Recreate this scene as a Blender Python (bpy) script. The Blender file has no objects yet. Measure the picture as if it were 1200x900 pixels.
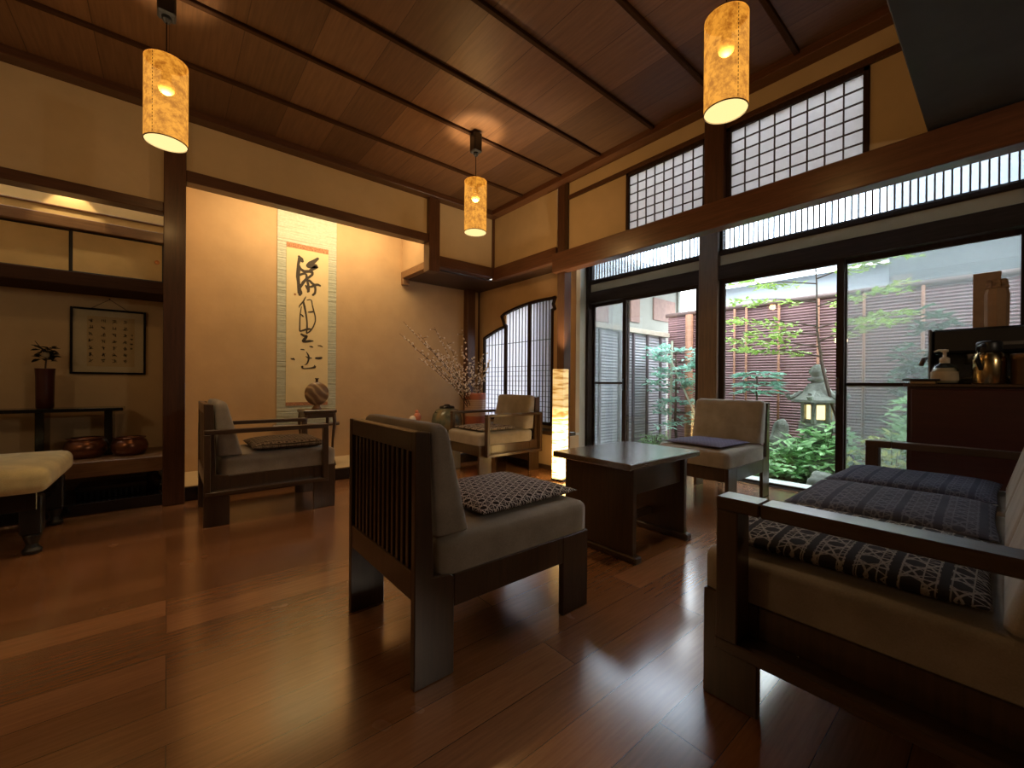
SKY, TOKO, SHELF, EXPO = 6.5, 16.5, 3.6, 0.32
PENDS = (32.0, 68.0, 17.0)
import bpy, bmesh, math, random
from mathutils import Vector, Matrix
random.seed(7)
PI = math.pi
S = bpy.context.scene
COL = S.collection

# ---------------------------------------------------------------- helpers
class E_:
    """scalar expression built from Math nodes"""
    def __init__(s, nt, sock): s.nt, s.k = nt, sock
    def op(s, o, b=None, c=None):
        n = s.nt.nodes.new('ShaderNodeMath'); n.operation = o
        for i, v in enumerate((s, b, c)):
            if v is None: continue
            if isinstance(v, E_): s.nt.links.new(v.k, n.inputs[i])
            else: n.inputs[i].default_value = v
        return E_(s.nt, n.outputs[0])
    def __add__(s, b): return s.op('ADD', b)
    def __sub__(s, b): return s.op('SUBTRACT', b)
    def __mul__(s, b): return s.op('MULTIPLY', b)
    def __truediv__(s, b): return s.op('DIVIDE', b)
    def fract(s): return s.op('FRACT')
    def floor(s): return s.op('FLOOR')
    def abs(s): return s.op('ABSOLUTE')
    def lt(s, b): return s.op('LESS_THAN', b)
    def gt(s, b): return s.op('GREATER_THAN', b)
    def mx(s, b): return s.op('MAXIMUM', b)
    def mn(s, b): return s.op('MINIMUM', b)

def new_mat(name):
    m = bpy.data.materials.new(name); m.use_nodes = True
    nt = m.node_tree; b = nt.nodes['Principled BSDF']
    return m, nt, b
def coords(nt, kind='Object', scale=(1, 1, 1), rot=(0, 0, 0)):
    t = nt.nodes.new('ShaderNodeTexCoord'); mp = nt.nodes.new('ShaderNodeMapping')
    mp.inputs['Scale'].default_value = scale; mp.inputs['Rotation'].default_value = rot
    nt.links.new(t.outputs[kind], mp.inputs['Vector']); return mp.outputs[0]
def noise(nt, vec, scale, detail=3, rough=.55):
    n = nt.nodes.new('ShaderNodeTexNoise'); n.inputs['Scale'].default_value = scale
    n.inputs['Detail'].default_value = detail; n.inputs['Roughness'].default_value = rough
    nt.links.new(vec, n.inputs['Vector']); return n.outputs[0]
def ramp(nt, fac, stops):
    r = nt.nodes.new('ShaderNodeValToRGB'); e = r.color_ramp.elements
    while len(e) < len(stops): e.new(.5)
    for i, (p, c) in enumerate(stops): e[i].position = p; e[i].color = (*c, 1)
    nt.links.new(fac, r.inputs[0]); return r.outputs[0]
def mixc(nt, fac, a, b):
    n = nt.nodes.new('ShaderNodeMix'); n.data_type = 'RGBA'
    for i, v in ((0, fac), (6, a), (7, b)):
        if isinstance(v, E_): v = v.k
        if isinstance(v, tuple): n.inputs[i].default_value = (*v, 1)
        elif isinstance(v, (int, float)): n.inputs[i].default_value = v
        else: nt.links.new(v, n.inputs[i])
    return n.outputs[2]
def bump(nt, b, h, strength=.2, dist=.01):
    n = nt.nodes.new('ShaderNodeBump'); n.inputs['Strength'].default_value = strength
    n.inputs['Distance'].default_value = dist
    nt.links.new(h.k if isinstance(h, E_) else h, n.inputs['Height']); nt.links.new(n.outputs[0], b.inputs['Normal'])
def xyz(nt, kind='Object'):
    t = nt.nodes.new('ShaderNodeTexCoord'); s = nt.nodes.new('ShaderNodeSeparateXYZ')
    nt.links.new(t.outputs[kind], s.inputs[0]); return [E_(nt, o) for o in s.outputs]

def flat(name, c, rough=.6, metal=0, var=.12, nscale=18, bmp=.0, coat=0, spec=.5):
    m, nt, b = new_mat(name)
    v = coords(nt); f = noise(nt, v, nscale)
    lo = tuple(x * (1 - var) for x in c); hi = tuple(min(1, x * (1 + var)) for x in c)
    nt.links.new(ramp(nt, f, [(.3, lo), (.7, hi)]), b.inputs['Base Color'])
    b.inputs['Roughness'].default_value = rough; b.inputs['Metallic'].default_value = metal
    b.inputs['Coat Weight'].default_value = coat; b.inputs['Coat Roughness'].default_value = .12
    b.inputs['Specular IOR Level'].default_value = spec
    if bmp: bump(nt, b, noise(nt, v, nscale * 6), bmp, .004)
    return m
def wood(name, c1, c2, axis='x', rough=.35, scale=6, coat=.25, stretch=14, spec=.5):
    m, nt, b = new_mat(name)
    sc = {'x': (1, stretch, stretch), 'y': (stretch, 1, stretch), 'z': (stretch, stretch, 1)}[axis]
    v = coords(nt, scale=sc); f = noise(nt, v, scale, 5, .65)
    nt.links.new(ramp(nt, f, [(.3, c1), (.72, c2)]), b.inputs['Base Color'])
    b.inputs['Roughness'].default_value = rough
    b.inputs['Coat Weight'].default_value = coat; b.inputs['Coat Roughness'].default_value = .18
    b.inputs['Specular IOR Level'].default_value = spec
    bump(nt, b, f, .08, .003)
    return m
def fabric(name, c, fine=420, var=.18, rough=.95):
    m, nt, b = new_mat(name)
    x, y, z = xyz(nt)
    w = ((x * fine).op('SINE') * (y * fine).op('SINE')) + (z * fine).op('SINE')
    n = E_(nt, noise(nt, coords(nt), 9)) * .7 + E_(nt, noise(nt, coords(nt), 260, 1)) * .3
    lo = tuple(k * (1 - var) for k in c); hi = tuple(k * (1 + var) for k in c)
    nt.links.new(ramp(nt, n.k, [(.35, lo), (.65, hi)]), b.inputs['Base Color'])
    b.inputs['Roughness'].default_value = rough; b.inputs['Specular IOR Level'].default_value = .2
    b.inputs['Sheen Weight'].default_value = .25
    bump(nt, b, w, .03, .0004)
    return m
def emit(name, c, strength):
    m, nt, b = new_mat(name)
    b.inputs['Base Color'].default_value = (*c, 1); b.inputs['Emission Color'].default_value = (*c, 1)
    b.inputs['Emission Strength'].default_value = strength
    return m

# ---------------------------------------------------------------- meshes
def NB(): return bmesh.new()
def box(bm, x0, x1, y0, y1, z0, z1, bv=.003):
    c = Matrix.Translation(((x0 + x1) / 2, (y0 + y1) / 2, (z0 + z1) / 2)) @ Matrix.Diagonal((abs(x1 - x0), abs(y1 - y0), abs(z1 - z0), 1))
    r = bmesh.ops.create_cube(bm, size=1, matrix=c)
    if bv:
        bv = min(bv, .45 * min(abs(x1 - x0), abs(y1 - y0), abs(z1 - z0)))
        es = list({e for v in r['verts'] for e in v.link_edges})
        bmesh.ops.bevel(bm, geom=es, offset=bv, segments=1, affect='EDGES', profile=.5)
    return bm
def prism(bm, pts, axis, a0, a1, bv=.003):
    """extrude a 2-D polygon along an axis; pts are the two other coordinates in xyz order"""
    def P(p, a):
        return {'x': (a, p[0], p[1]), 'y': (p[0], a, p[1]), 'z': (p[0], p[1], a)}[axis]
    A = [bm.verts.new(P(p, a0)) for p in pts]; B = [bm.verts.new(P(p, a1)) for p in pts]
    n = len(pts); fs = [bm.faces.new(A[::-1]), bm.faces.new(B)]
    for i in range(n): fs.append(bm.faces.new((A[i], A[(i + 1) % n], B[(i + 1) % n], B[i])))
    bmesh.ops.recalc_face_normals(bm, faces=fs)
    if bv:
        es = list({e for f in fs for e in f.edges})
        bmesh.ops.bevel(bm, geom=es, offset=bv, segments=1, affect='EDGES', profile=.5)
    return bm
def lathe(bm, prof, seg=28, c=(0, 0, 0), cap=True):
    rings = []
    for r, z in prof:
        rings.append([bm.verts.new((c[0] + r * math.cos(2 * PI * i / seg), c[1] + r * math.sin(2 * PI * i / seg), c[2] + z)) for i in range(seg)])
    for a, b in zip(rings, rings[1:]):
        for i in range(seg): bm.faces.new((a[i], a[(i + 1) % seg], b[(i + 1) % seg], b[i]))
    if cap:
        bm.faces.new(rings[0][::-1]); bm.faces.new(rings[-1])
    return bm
def tube(bm, pts, rad, seg=8, cap=True):
    pts = [Vector(p) for p in pts]; n = len(pts)
    if not isinstance(rad, (list, tuple)): rad = [rad] * n
    rings = []; up = Vector((0, 0, 1))
    for i, p in enumerate(pts):
        d = (pts[min(i + 1, n - 1)] - pts[max(i - 1, 0)]).normalized()
        ref = up if abs(d.z) < .95 else Vector((1, 0, 0))
        a = d.cross(ref).normalized(); b = a.cross(d)
        rings.append([bm.verts.new(p + rad[i] * (math.cos(2 * PI * k / seg) * a + math.sin(2 * PI * k / seg) * b)) for k in range(seg)])
    for r0, r1 in zip(rings, rings[1:]):
        for k in range(seg): bm.faces.new((r0[k], r0[(k + 1) % seg], r1[(k + 1) % seg], r1[k]))
    if cap:
        bm.faces.new(rings[0][::-1]); bm.faces.new(rings[-1])
    return bm
def rbox(bm, x0, x1, y0, y1, z0, z1, r=.03, n=10, puff=0, fn=None):
    """rounded cushion block"""
    t = bmesh.new(); bmesh.ops.create_cube(t, size=2)
    bmesh.ops.subdivide_edges(t, edges=t.edges[:], cuts=n, use_grid_fill=True)
    hx, hy, hz = (x1 - x0) / 2, (y1 - y0) / 2, (z1 - z0) / 2; rr = min(r, hx * .95, hy * .95, hz * .95)
    cx, cy, cz = (x0 + x1) / 2, (y0 + y1) / 2, (z0 + z1) / 2
    mp = {}
    for v in t.verts:
        q = []
        for k, h in zip(v.co, (hx, hy, hz)):
            # pack the grid lines towards the rounded edges
            s = math.copysign(abs(k) ** .8, k) * h
            q.append(s)
        p = Vector(q); inn = Vector([max(-h + rr, min(h - rr, k)) for k, h in zip(p, (hx, hy, hz))])
        d = p - inn
        if d.length > 1e-9: p = inn + d.normalized() * rr
        u, w = p.x / hx, p.y / hy
        if puff: p.z += math.copysign(puff, p.z) * max(0, 1 - u * u) * max(0, 1 - w * w) * (abs(p.z) / hz)
        p += Vector((cx, cy, cz))
        if fn: p = Vector(fn(p))
        mp[v] = bm.verts.new(p)
    for f in t.faces: bm.faces.new([mp[v] for v in f.verts])
    t.free(); return bm
def pillow(bm, w, d, t, n=14, wob=.0):
    """a flat floor-cushion: full in the middle, pinched to a seam with four drawn corners; rests on z=0"""
    def P(u, v, s):
        hu = max(0, 1 - abs(u) ** 5) ** .6; hv = max(0, 1 - abs(v) ** 5) ** .6
        h = hu * hv
        pull = 1 - .03 * (1 - abs(u * v) ** 1.5) * max(abs(u), abs(v)) ** 4
        z = t * .42 + s * h * t * .5
        if s < 0: z = max(z, t * .42 - min(1, h * 3) * t * .42)
        z += wob * math.sin(5 * u + 3 * v) * h * (1 if s > 0 else 0)
        return (u * w / 2 * pull, v * d / 2 * pull, z)
    grid = {}
    for s in (1, -1):
        for i in range(n + 1):
            for j in range(n + 1):
                edge = i in (0, n) or j in (0, n)
                if s < 0 and edge: grid[s, i, j] = grid[1, i, j]; continue
                u = math.sin((2 * i / n - 1) * PI / 2); v = math.sin((2 * j / n - 1) * PI / 2)
                grid[s, i, j] = bm.verts.new(P(u, v, s))
        for i in range(n):
            for j in range(n):
                q = [grid[s, i, j], grid[s, i + 1, j], grid[s, i + 1, j + 1], grid[s, i, j + 1]]
                bm.faces.new(q if s > 0 else q[::-1])
    return bm
def obj(name, bm, mat, parent=None, smooth=False, loc=None):
    me = bpy.data.meshes.new(name)
    bmesh.ops.recalc_face_normals(bm, faces=bm.faces[:])
    bm.to_mesh(me); bm.free()
    for m in (mat if isinstance(mat, (list, tuple)) else [mat]): me.materials.append(m)
    if smooth:
        for p in me.polygons: p.use_smooth = True
    o = bpy.data.objects.new(name, me); COL.objects.link(o)
    if parent: o.parent = parent
    if loc: o.location = loc
    return o
def thing(name, label, cat, loc=(0, 0, 0), rz=0, group=None):
    o = bpy.data.objects.new(name, None); COL.objects.link(o)
    o.location = loc; o.rotation_euler = (0, 0, rz); o.empty_display_size = .1
    o['label'] = label; o['category'] = cat
    if group: o['group'] = group
    return o
def tag(o, label, cat, group=None, kind=None):
    o['label'] = label; o['category'] = cat
    if group: o['group'] = group
    if kind: o['kind'] = kind
    return o
def struct(name, bm, mat, parent=None):
    o = obj(name, bm, mat, parent)
    if not parent: o['kind'] = 'structure'
    return o
def dup(root, loc, rz, label, group=None):
    r = root.copy(); COL.objects.link(r); r.location = loc; r.rotation_euler = (0, 0, rz); r['label'] = label
    if group: r['group'] = group
    for ch in list(root.children):
        c = ch.copy(); COL.objects.link(c); c.parent = r
        for g in list(ch.children):
            d = g.copy(); COL.objects.link(d); d.parent = c
    return r
def bx(*a, bv=.003): return box(NB(), *a, bv=bv)

# ---------------------------------------------------------------- materials
M = {}
M['dark_wood'] = wood('dark_stained_wood', (.042, .023, .011), (.075, .040, .020), 'z', .32, 5, .3)
M['dark_wood_x'] = wood('dark_stained_wood_long', (.042, .023, .0115), (.075, .040, .021), 'x', .3, 5, .35)
M['beam'] = wood('aged_beam_wood', (.085, .032, .014), (.16, .065, .030), 'y', .35, 4, .2)
M['post'] = wood('aged_post_wood', (.06, .025, .012), (.115, .048, .022), 'z', .4, 4, .15)
M['post_x'] = wood('aged_rail_wood', (.06, .025, .012), (.115, .048, .022), 'x', .4, 4, .15)
M['pale_post'] = wood('pale_post_wood', (.11, .065, .036), (.17, .10, .055), 'z', .5, 4, .05)
M['frame'] = wood('window_frame_wood', (.022, .013, .009), (.045, .026, .018), 'z', .6, 5, 0, spec=.15)
M['frame_y'] = wood('window_rail_wood', (.022, .013, .009), (.045, .026, .018), 'y', .6, 5, 0, spec=.15)
M['batten'] = wood('ceiling_batten_wood', (.035, .016, .008), (.065, .03, .015), 'x', .7, 5, 0, spec=.1)
M['lattice'] = wood('lattice_wood', (.03, .017, .011), (.05, .028, .018), 'z', .5, 6, 0)
M['black'] = flat('black_lacquer', (.008, .0075, .008), .18, 0, .15, 10, 0, .5)
M['blacksoft'] = flat('black_plastic', (.012, .012, .013), .38)
M['plaster'] = flat('sand_plaster', (.60, .46, .28), .95, 0, .05, 5, .25, 0, .15)
M['plaster_toko'] = flat('ochre_plaster', (.55, .375, .205), .95, 0, .06, 4, .25, 0, .15)
M['tan_board'] = flat('tan_plaster_board', (.42, .34, .22), .9, 0, .06, 6, .1, 0, .2)
M['pale_board'] = wood('pale_cedar_board', (.52, .46, .34), (.62, .56, .43), 'z', .6, 4, 0)
M['dark_soffit'] = flat('dark_grey_soffit', (.06, .062, .062), .7, 0, .1, 8, .1)
M['dark_wall'] = flat('dark_brown_wall', (.05, .034, .022), .8, 0, .1, 6, .1)
M['cushion'] = fabric('grey_brown_upholstery', (.30, .26, .21))
M['cream_fabric'] = fabric('cream_upholstery', (.66, .55, .28), 300)
M['kamachi'] = flat('black_lacquered_sill', (.007, .008, .011), .16, 0, .1, 6, 0, .6)
M['tatami'] = wood('pale_toko_board', (.60, .46, .26), (.70, .55, .33), 'x', .5, 5, .05)
M['ledge'] = wood('ledge_wood', (.17, .085, .035), (.28, .15, .065), 'x', .4, 5, .15)
M['alcove_ceiling'] = wood('alcove_ceiling_wood', (.04, .02, .01), (.075, .035, .017), 'x', .5, 4, .05)
M['bounce_board'] = flat('white_bounce_board', (.8, .8, .8), .8)  # for the added boards that block and bounce the skylight
M['gold_paper'] = flat('aged_gold_paper', (.66, .48, .22), .75, 0, .08, 7, .05, 0, .3)
M['paper'] = flat('calligraphy_paper', (.74, .60, .34), .9, 0, .05, 5, .05, 0, .2)
M['ink'] = flat('brush_ink', (.055, .042, .03), .8, 0, .3, 90)
M['brocade'] = flat('rust_brocade', (.42, .20, .10), .8, 0, .45, 70)
M['leaf'] = None

# floor: long planks running along X
m, nt, b = new_mat('varnished_floor_planks'); M['floor'] = m
v = coords(nt)
br = nt.nodes.new('ShaderNodeTexBrick'); nt.links.new(v, br.inputs['Vector'])
br.offset = .37; br.offset_frequency = 3; br.squash = 1
for k, val in (('Scale', 1.0), ('Mortar Size', .0012), ('Mortar Smooth', .2), ('Bias', 0.0), ('Brick Width', 1.6), ('Row Height', .147)):
    br.inputs[k].default_value = val
br.inputs['Color1'].default_value = (.235, .100, .038, 1); br.inputs['Color2'].default_value = (.42, .19, .078, 1)
br.inputs['Mortar'].default_value = (.05, .02, .009, 1)
g = noise(nt, coords(nt, scale=(1.2, 22, 1)), 5, 5, .6)
gm = nt.nodes.new('ShaderNodeMix'); gm.data_type = 'RGBA'; gm.blend_type = 'MULTIPLY'; gm.inputs[0].default_value = .55
nt.links.new(br.outputs['Color'], gm.inputs[6]); nt.links.new(ramp(nt, g, [(.25, (.55, .5, .45)), (.75, (1.25, 1.25, 1.25))]), gm.inputs[7])
nt.links.new(gm.outputs[2], b.inputs['Base Color'])
rr = E_(nt, noise(nt, v, 3)) * .08 + .22
nt.links.new(rr.k, b.inputs['Roughness'])
b.inputs['Coat Weight'].default_value = 1.0; b.inputs['Coat Roughness'].default_value = .17; b.inputs['Coat IOR'].default_value = 2.1
bump(nt, b, E_(nt, br.outputs['Fac']) * -1.0 + E_(nt, noise(nt, coords(nt, scale=(1, 3, 1)), 1.5, 1)) * .5, .06, .004)

# ceiling: wide boards along Y
m, nt, b = new_mat('cedar_ceiling_boards'); M['ceiling'] = m
v = coords(nt, rot=(0, 0, PI / 2))
br = nt.nodes.new('ShaderNodeTexBrick'); nt.links.new(v, br.inputs['Vector']); br.offset = .5
for k, val in (('Scale', 1.0), ('Mortar Size', .0025), ('Mortar Smooth', .1), ('Bias', 0.0), ('Brick Width', 60.0), ('Row Height', .327)):
    br.inputs[k].default_value = val
br.inputs['Color1'].default_value = (.11, .054, .023, 1); br.inputs['Color2'].default_value = (.20, .103, .047, 1); br.inputs['Mortar'].default_value = (.07, .03, .013, 1)
g = noise(nt, coords(nt, scale=(26, 1.3, 1)), 2.5, 5, .6)
gm = nt.nodes.new('ShaderNodeMix'); gm.data_type = 'RGBA'; gm.blend_type = 'MULTIPLY'; gm.inputs[0].default_value = .6
nt.links.new(br.outputs['Color'], gm.inputs[6]); nt.links.new(ramp(nt, g, [(.3, (.6, .55, .5)), (.7, (1.3, 1.3, 1.3))]), gm.inputs[7])
nt.links.new(gm.outputs[2], b.inputs['Base Color']); b.inputs['Roughness'].default_value = .5

# translucent shoji paper
def paper_mat(name, c, trans=.65):
    m, nt, b = new_mat(name)
    out = nt.nodes['Material Output']; nt.nodes.remove(b)
    d = nt.nodes.new('ShaderNodeBsdfDiffuse'); t = nt.nodes.new('ShaderNodeBsdfTranslucent'); mx = nt.nodes.new('ShaderNodeMixShader')
    f = noise(nt, coords(nt), 40)
    colr = ramp(nt, f, [(.3, tuple(k * .93 for k in c)), (.7, c)])
    for n in (d, t): nt.links.new(colr, n.inputs['Color'])
    mx.inputs[0].default_value = trans
    nt.links.new(d.outputs[0], mx.inputs[1]); nt.links.new(t.outputs[0], mx.inputs[2]); nt.links.new(mx.outputs[0], out.inputs[0])
    return m
M['shoji'] = paper_mat('shoji_paper', (.93, .92, .94), .8)
M['study_paper'] = paper_mat('study_window_paper', (.70, .70, .80), .5)
M['ranma_paper'] = paper_mat('ranma_paper', (.66, .63, .64), .42)
# window glass: clear with a mirror-like surface reflection that grows at grazing angles
def glass_mat(name, tint=(.97, .985, .98), refl=.9, ior=1.5):
    m, nt, b = new_mat(name)
    out = nt.nodes['Material Output']; nt.nodes.remove(b)
    t = nt.nodes.new('ShaderNodeBsdfTransparent'); g = nt.nodes.new('ShaderNodeBsdfGlossy'); mx = nt.nodes.new('ShaderNodeMixShader')
    lw = nt.nodes.new('ShaderNodeLayerWeight'); lw.inputs['Blend'].default_value = .5
    f = E_(nt, lw.outputs['Facing']).op('POWER', 5.0) * .96 + .04
    t.inputs['Color'].default_value = (*tint, 1); g.inputs['Roughness'].default_value = .01
    g.inputs['Color'].default_value = (refl, refl, refl, 1)
    nt.links.new(f.k, mx.inputs[0]); nt.links.new(t.outputs[0], mx.inputs[1]); nt.links.new(g.outputs[0], mx.inputs[2])
    nt.links.new(mx.outputs[0], out.inputs[0])
    return m
M['glass'] = glass_mat('window_glass', refl=1.0)
M['clear'] = glass_mat('clear_plastic', (.9, .93, .92), 1.0)
# insect screen: a fine grey mesh, part open, part woven thread
m, nt, b = new_mat('insect_screen_mesh'); M['screen'] = m
out = nt.nodes['Material Output']; nt.nodes.remove(b)
t = nt.nodes.new('ShaderNodeBsdfTransparent'); d = nt.nodes.new('ShaderNodeBsdfDiffuse'); tr = nt.nodes.new('ShaderNodeBsdfTranslucent')
d.inputs['Color'].default_value = (.30, .34, .35, 1); tr.inputs['Color'].default_value = (.30, .34, .35, 1)
a = nt.nodes.new('ShaderNodeMixShader'); a.inputs[0].default_value = .6
nt.links.new(d.outputs[0], a.inputs[1]); nt.links.new(tr.outputs[0], a.inputs[2])
mx = nt.nodes.new('ShaderNodeMixShader'); mx.inputs[0].default_value = .34
nt.links.new(t.outputs[0], mx.inputs[1]); nt.links.new(a.outputs[0], mx.inputs[2]); nt.links.new(mx.outputs[0], out.inputs[0])
# frosted transom glass
m, nt, b = new_mat('frosted_transom_glass'); M['frost'] = m
out = nt.nodes['Material Output']; nt.nodes.remove(b)
t = nt.nodes.new('ShaderNodeBsdfTransparent'); tr = nt.nodes.new('ShaderNodeBsdfTranslucent')
t.inputs['Color'].default_value = (.9, .95, 1, 1); tr.inputs['Color'].default_value = (.9, .95, 1, 1)
mx = nt.nodes.new('ShaderNodeMixShader'); mx.inputs[0].default_value = .15
nt.links.new(t.outputs[0], mx.inputs[1]); nt.links.new(tr.outputs[0], mx.inputs[2]); nt.links.new(mx.outputs[0], out.inputs[0])

# lamp shades
def shade_mat(name, c1, c2, strength, nscale):
    m, nt, b = new_mat(name)
    n = noise(nt, coords(nt), nscale, 4, .7)
    c = ramp(nt, n, [(.36, c1), (.6, c2)])
    nt.nodes.remove(b); b = nt.nodes.new('ShaderNodeEmission')
    geo = nt.nodes.new('ShaderNodeNewGeometry'); out = nt.nodes['Material Output']
    c2_ = mixc(nt, geo.outputs['Backfacing'], c, (1.0, .72, .30)); nt.links.new(c2_, b.inputs['Color'])
    s_ = E_(nt, geo.outputs['Backfacing']) * .45 + strength
    nt.links.new(s_.k, b.inputs['Strength'])
    t = nt.nodes.new('ShaderNodeBsdfTransparent'); t.inputs['Color'].default_value = (1, .82, .55, 1)
    mx = nt.nodes.new('ShaderNodeMixShader'); mx.inputs[0].default_value = .12
    nt.links.new(b.outputs[0], mx.inputs[1]); nt.links.new(t.outputs[0], mx.inputs[2]); nt.links.new(mx.outputs[0], out.inputs[0])
    return m
M['shade'] = shade_mat('mottled_amber_shade', (.46, .14, .012), (1.0, .39, .04), .76, 30)
M['shade_in'] = emit('shade_lining', (1.0, .80, .40), 2.2)
M['bulb'] = emit('warm_bulb', (1.0, .66, .25), .9)

# zabuton patterns (white woven lines on indigo)
def zabuton_mat(name, base, line, s=.046, bands=0, dens=.13, soft=1.0):
    m, nt, b = new_mat(name)
    x, y, z = xyz(nt)
    acc = None
    for ang in (0, 60, 120):
        a = math.radians(ang)
        t = (x * math.cos(a) + y * math.sin(a)) / s
        l = ((t.fract() - .5).abs()).lt(dens * .5)
        acc = l if acc is None else acc.mx(l)
    for ang in (30, 90, 150):
        a = math.radians(ang)
        t = (x * math.cos(a) + y * math.sin(a)) / (s * .8660254)
        l = ((t.fract() - .5).abs()).lt(dens * .32)
        acc = acc.mx(l)
    n = E_(nt, noise(nt, coords(nt), 190, 2))
    acc = acc * (n * 1.1 + .15)
    if bands:
        t = (y / bands).fract()
        inb = ((t - .5).abs()).lt(.1)
        edge = (((t - .5).abs()) - .14).abs().lt(.018)
        acc = (acc * (inb * -1.0 + 1.0)).mx(edge * .55)
    c = mixc(nt, acc * soft, base, line)
    nt.links.new(c, b.inputs['Base Color'])
    b.inputs['Roughness'].default_value = .95; b.inputs['Specular IOR Level'].default_value = .15
    bump(nt, b, E_(nt, noise(nt, coords(nt), 60)) + acc * .3, .25, .003)
    return m
M['zab_lattice'] = zabuton_mat('indigo_lattice_weave', (.028, .021, .024), (.78, .70, .65), .028, 0, .105)
M['zab_star'] = zabuton_mat('dark_star_band_weave', (.020, .017, .018), (.30, .265, .23), .043, .08, .11)
M['zab_stripe'] = zabuton_mat('blue_grey_striped_weave', (.045, .048, .075), (.22, .23, .29), .036, .095, .16, .5)
M['zab_stripe2'] = zabuton_mat('grey_striped_weave', (.038, .042, .075), (.20, .21, .28), .030, .08, .16, .5)
M['zab_plain'] = zabuton_mat('violet_grey_weave', (.10, .085, .13), (.24, .22, .30), .024, 0, .2, .45)
M['zab_brown'] = zabuton_mat('brown_speckled_weave', (.04, .028, .022), (.36, .28, .2), .024, .05, .22, .9)
M['zab_cream'] = zabuton_mat('brown_cream_weave', (.045, .034, .032), (.42, .36, .31), .05, .11, .2)
M['table'] = wood('lacquered_table_wood', (.10, .075, .05), (.15, .11, .08), 'x', .2, 5, 1.0)
M['table'].node_tree.nodes['Principled BSDF'].inputs['Coat IOR'].default_value = 1.9
# ================================================================ the room
XL, YB = -2.2, -2.6          # left wall, wall behind the camera
XI = 2.95                    # inner wall line on the garden side
XO = 4.15                    # glazed line of the veranda
HC = 2.87
struct('floor', bx(XL - .1, 4.22, YB - .1, 4.0, -.06, 0, bv=0), M['floor'])
struct('ceiling', bx(XL - .1, 2.99, .266, 3.96, HC, HC + .04, bv=0), M['ceiling'])
struct('trim_1', bx(XL, 2.95, YB, .266, 2.17, 2.9, bv=.004), M['dark_soffit'])      # lowered dark ceiling above the sofa
k = 2
def trim(*a, mat='post_x', bv=.004):
    global k
    o = struct('trim_%d' % k, bx(*a, bv=bv), M[mat]); k += 1
    return o
for y in (3.27, 2.72, 2.26, 1.755, 1.28, .81):                      # ceiling battens
    trim(XL, 2.845, y - .015, y + .015, 2.848, 2.872, mat='batten')
trim(XL, 2.95, 3.79, 3.9, 2.815, 2.872, mat='post_x')               # cornice at the alcove side
trim(2.845, 2.95, .27, 3.79, 2.815, 2.872, mat='beam')              # cornice at the garden side
# walls out of sight
struct('wall_left', bx(XL - .1, XL, YB, 4.7, 0, 2.9, bv=0), M['plaster'])
struct('wall_rear', bx(XL, 4.3, YB - .1, YB, 0, 2.9, bv=0), M['dark_wall'])
# ---- alcove side (y = 3.9)
struct('wall_back', bx(XL, 3.34, 4.6, 4.7, -.05, 2.9, bv=0), M['plaster_toko'])
def wall(name, *a, mat='plaster'): return struct(name, bx(*a, bv=0), M[mat])
wall('wall_upper_left', XL, -.026, 3.9, 3.98, 2.17, 2.85)
wall('wall_upper_alcove', .1, 2.09, 3.9, 3.96, 2.43, 2.85)
wall('wall_upper_corner', 2.19, 2.95, 3.9, 3.96, 2.24, 2.85)
wall('wall_alcove_partition', -.01, .08, 3.95, 4.6, 0, 2.85, mat='plaster_toko')
trim(-.026, .1, 3.85, 3.97, 0, 2.86, mat='post')                     # great post
trim(.1, 2.08, 3.865, 3.975, 2.36, 2.445, mat='post_x')              # alcove lintel
trim(2.075, 2.2, 3.84, 3.965, 2.06, 2.86, mat='post')                # short hanging post
trim(2.2, 2.95, 3.87, 3.98, 2.13, 2.245, mat='post_x')               # rail right of the hanging post
trim(XL, -.026, 3.87, 3.99, 2.105, 2.175, mat='post_x')              # rail over the shelves
trim(2.925, 2.955, 3.875, 3.905, 2.2, 2.86, mat='post')              # corner bead
# return wall of the alcove and its dark wooden ceiling
wall('wall_alcove_return', 2.125, 2.185, 3.965, 4.6, 2.2, 2.85, mat='plaster_toko')
trim(2.115, 2.195, 3.965, 4.6, 2.12, 2.2, mat='ledge')
trim(2.115, 2.2, 4.545, 4.6, 2.045, 2.12, mat='ledge')
trim(2.195, 3.3, 3.98, 4.6, 2.115, 2.135, mat='alcove_ceiling')
trim(2.975, 3.3, 2.86, 3.98, 2.115, 2.135, mat='alcove_ceiling')
trim(.08, 2.125, 3.96, 4.6, 2.84, 2.87, mat='alcove_ceiling')
trim(2.995, 3.115, 4.5, 4.6, 0, 2.12, mat='post')                    # rear post
trim(3.225, 3.245, 4.58, 4.6, .3, 2.12, mat='post')                  # corner bead of the study window
# tokonoma floor
struct('trim_%d' % k, bx(.1, 3.06, 3.955, 4.6, 0, .1, bv=.002), M['tatami']); k += 1
trim(.1, 2.9, 3.915, 3.957, 0, .103, mat='kamachi')
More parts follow.
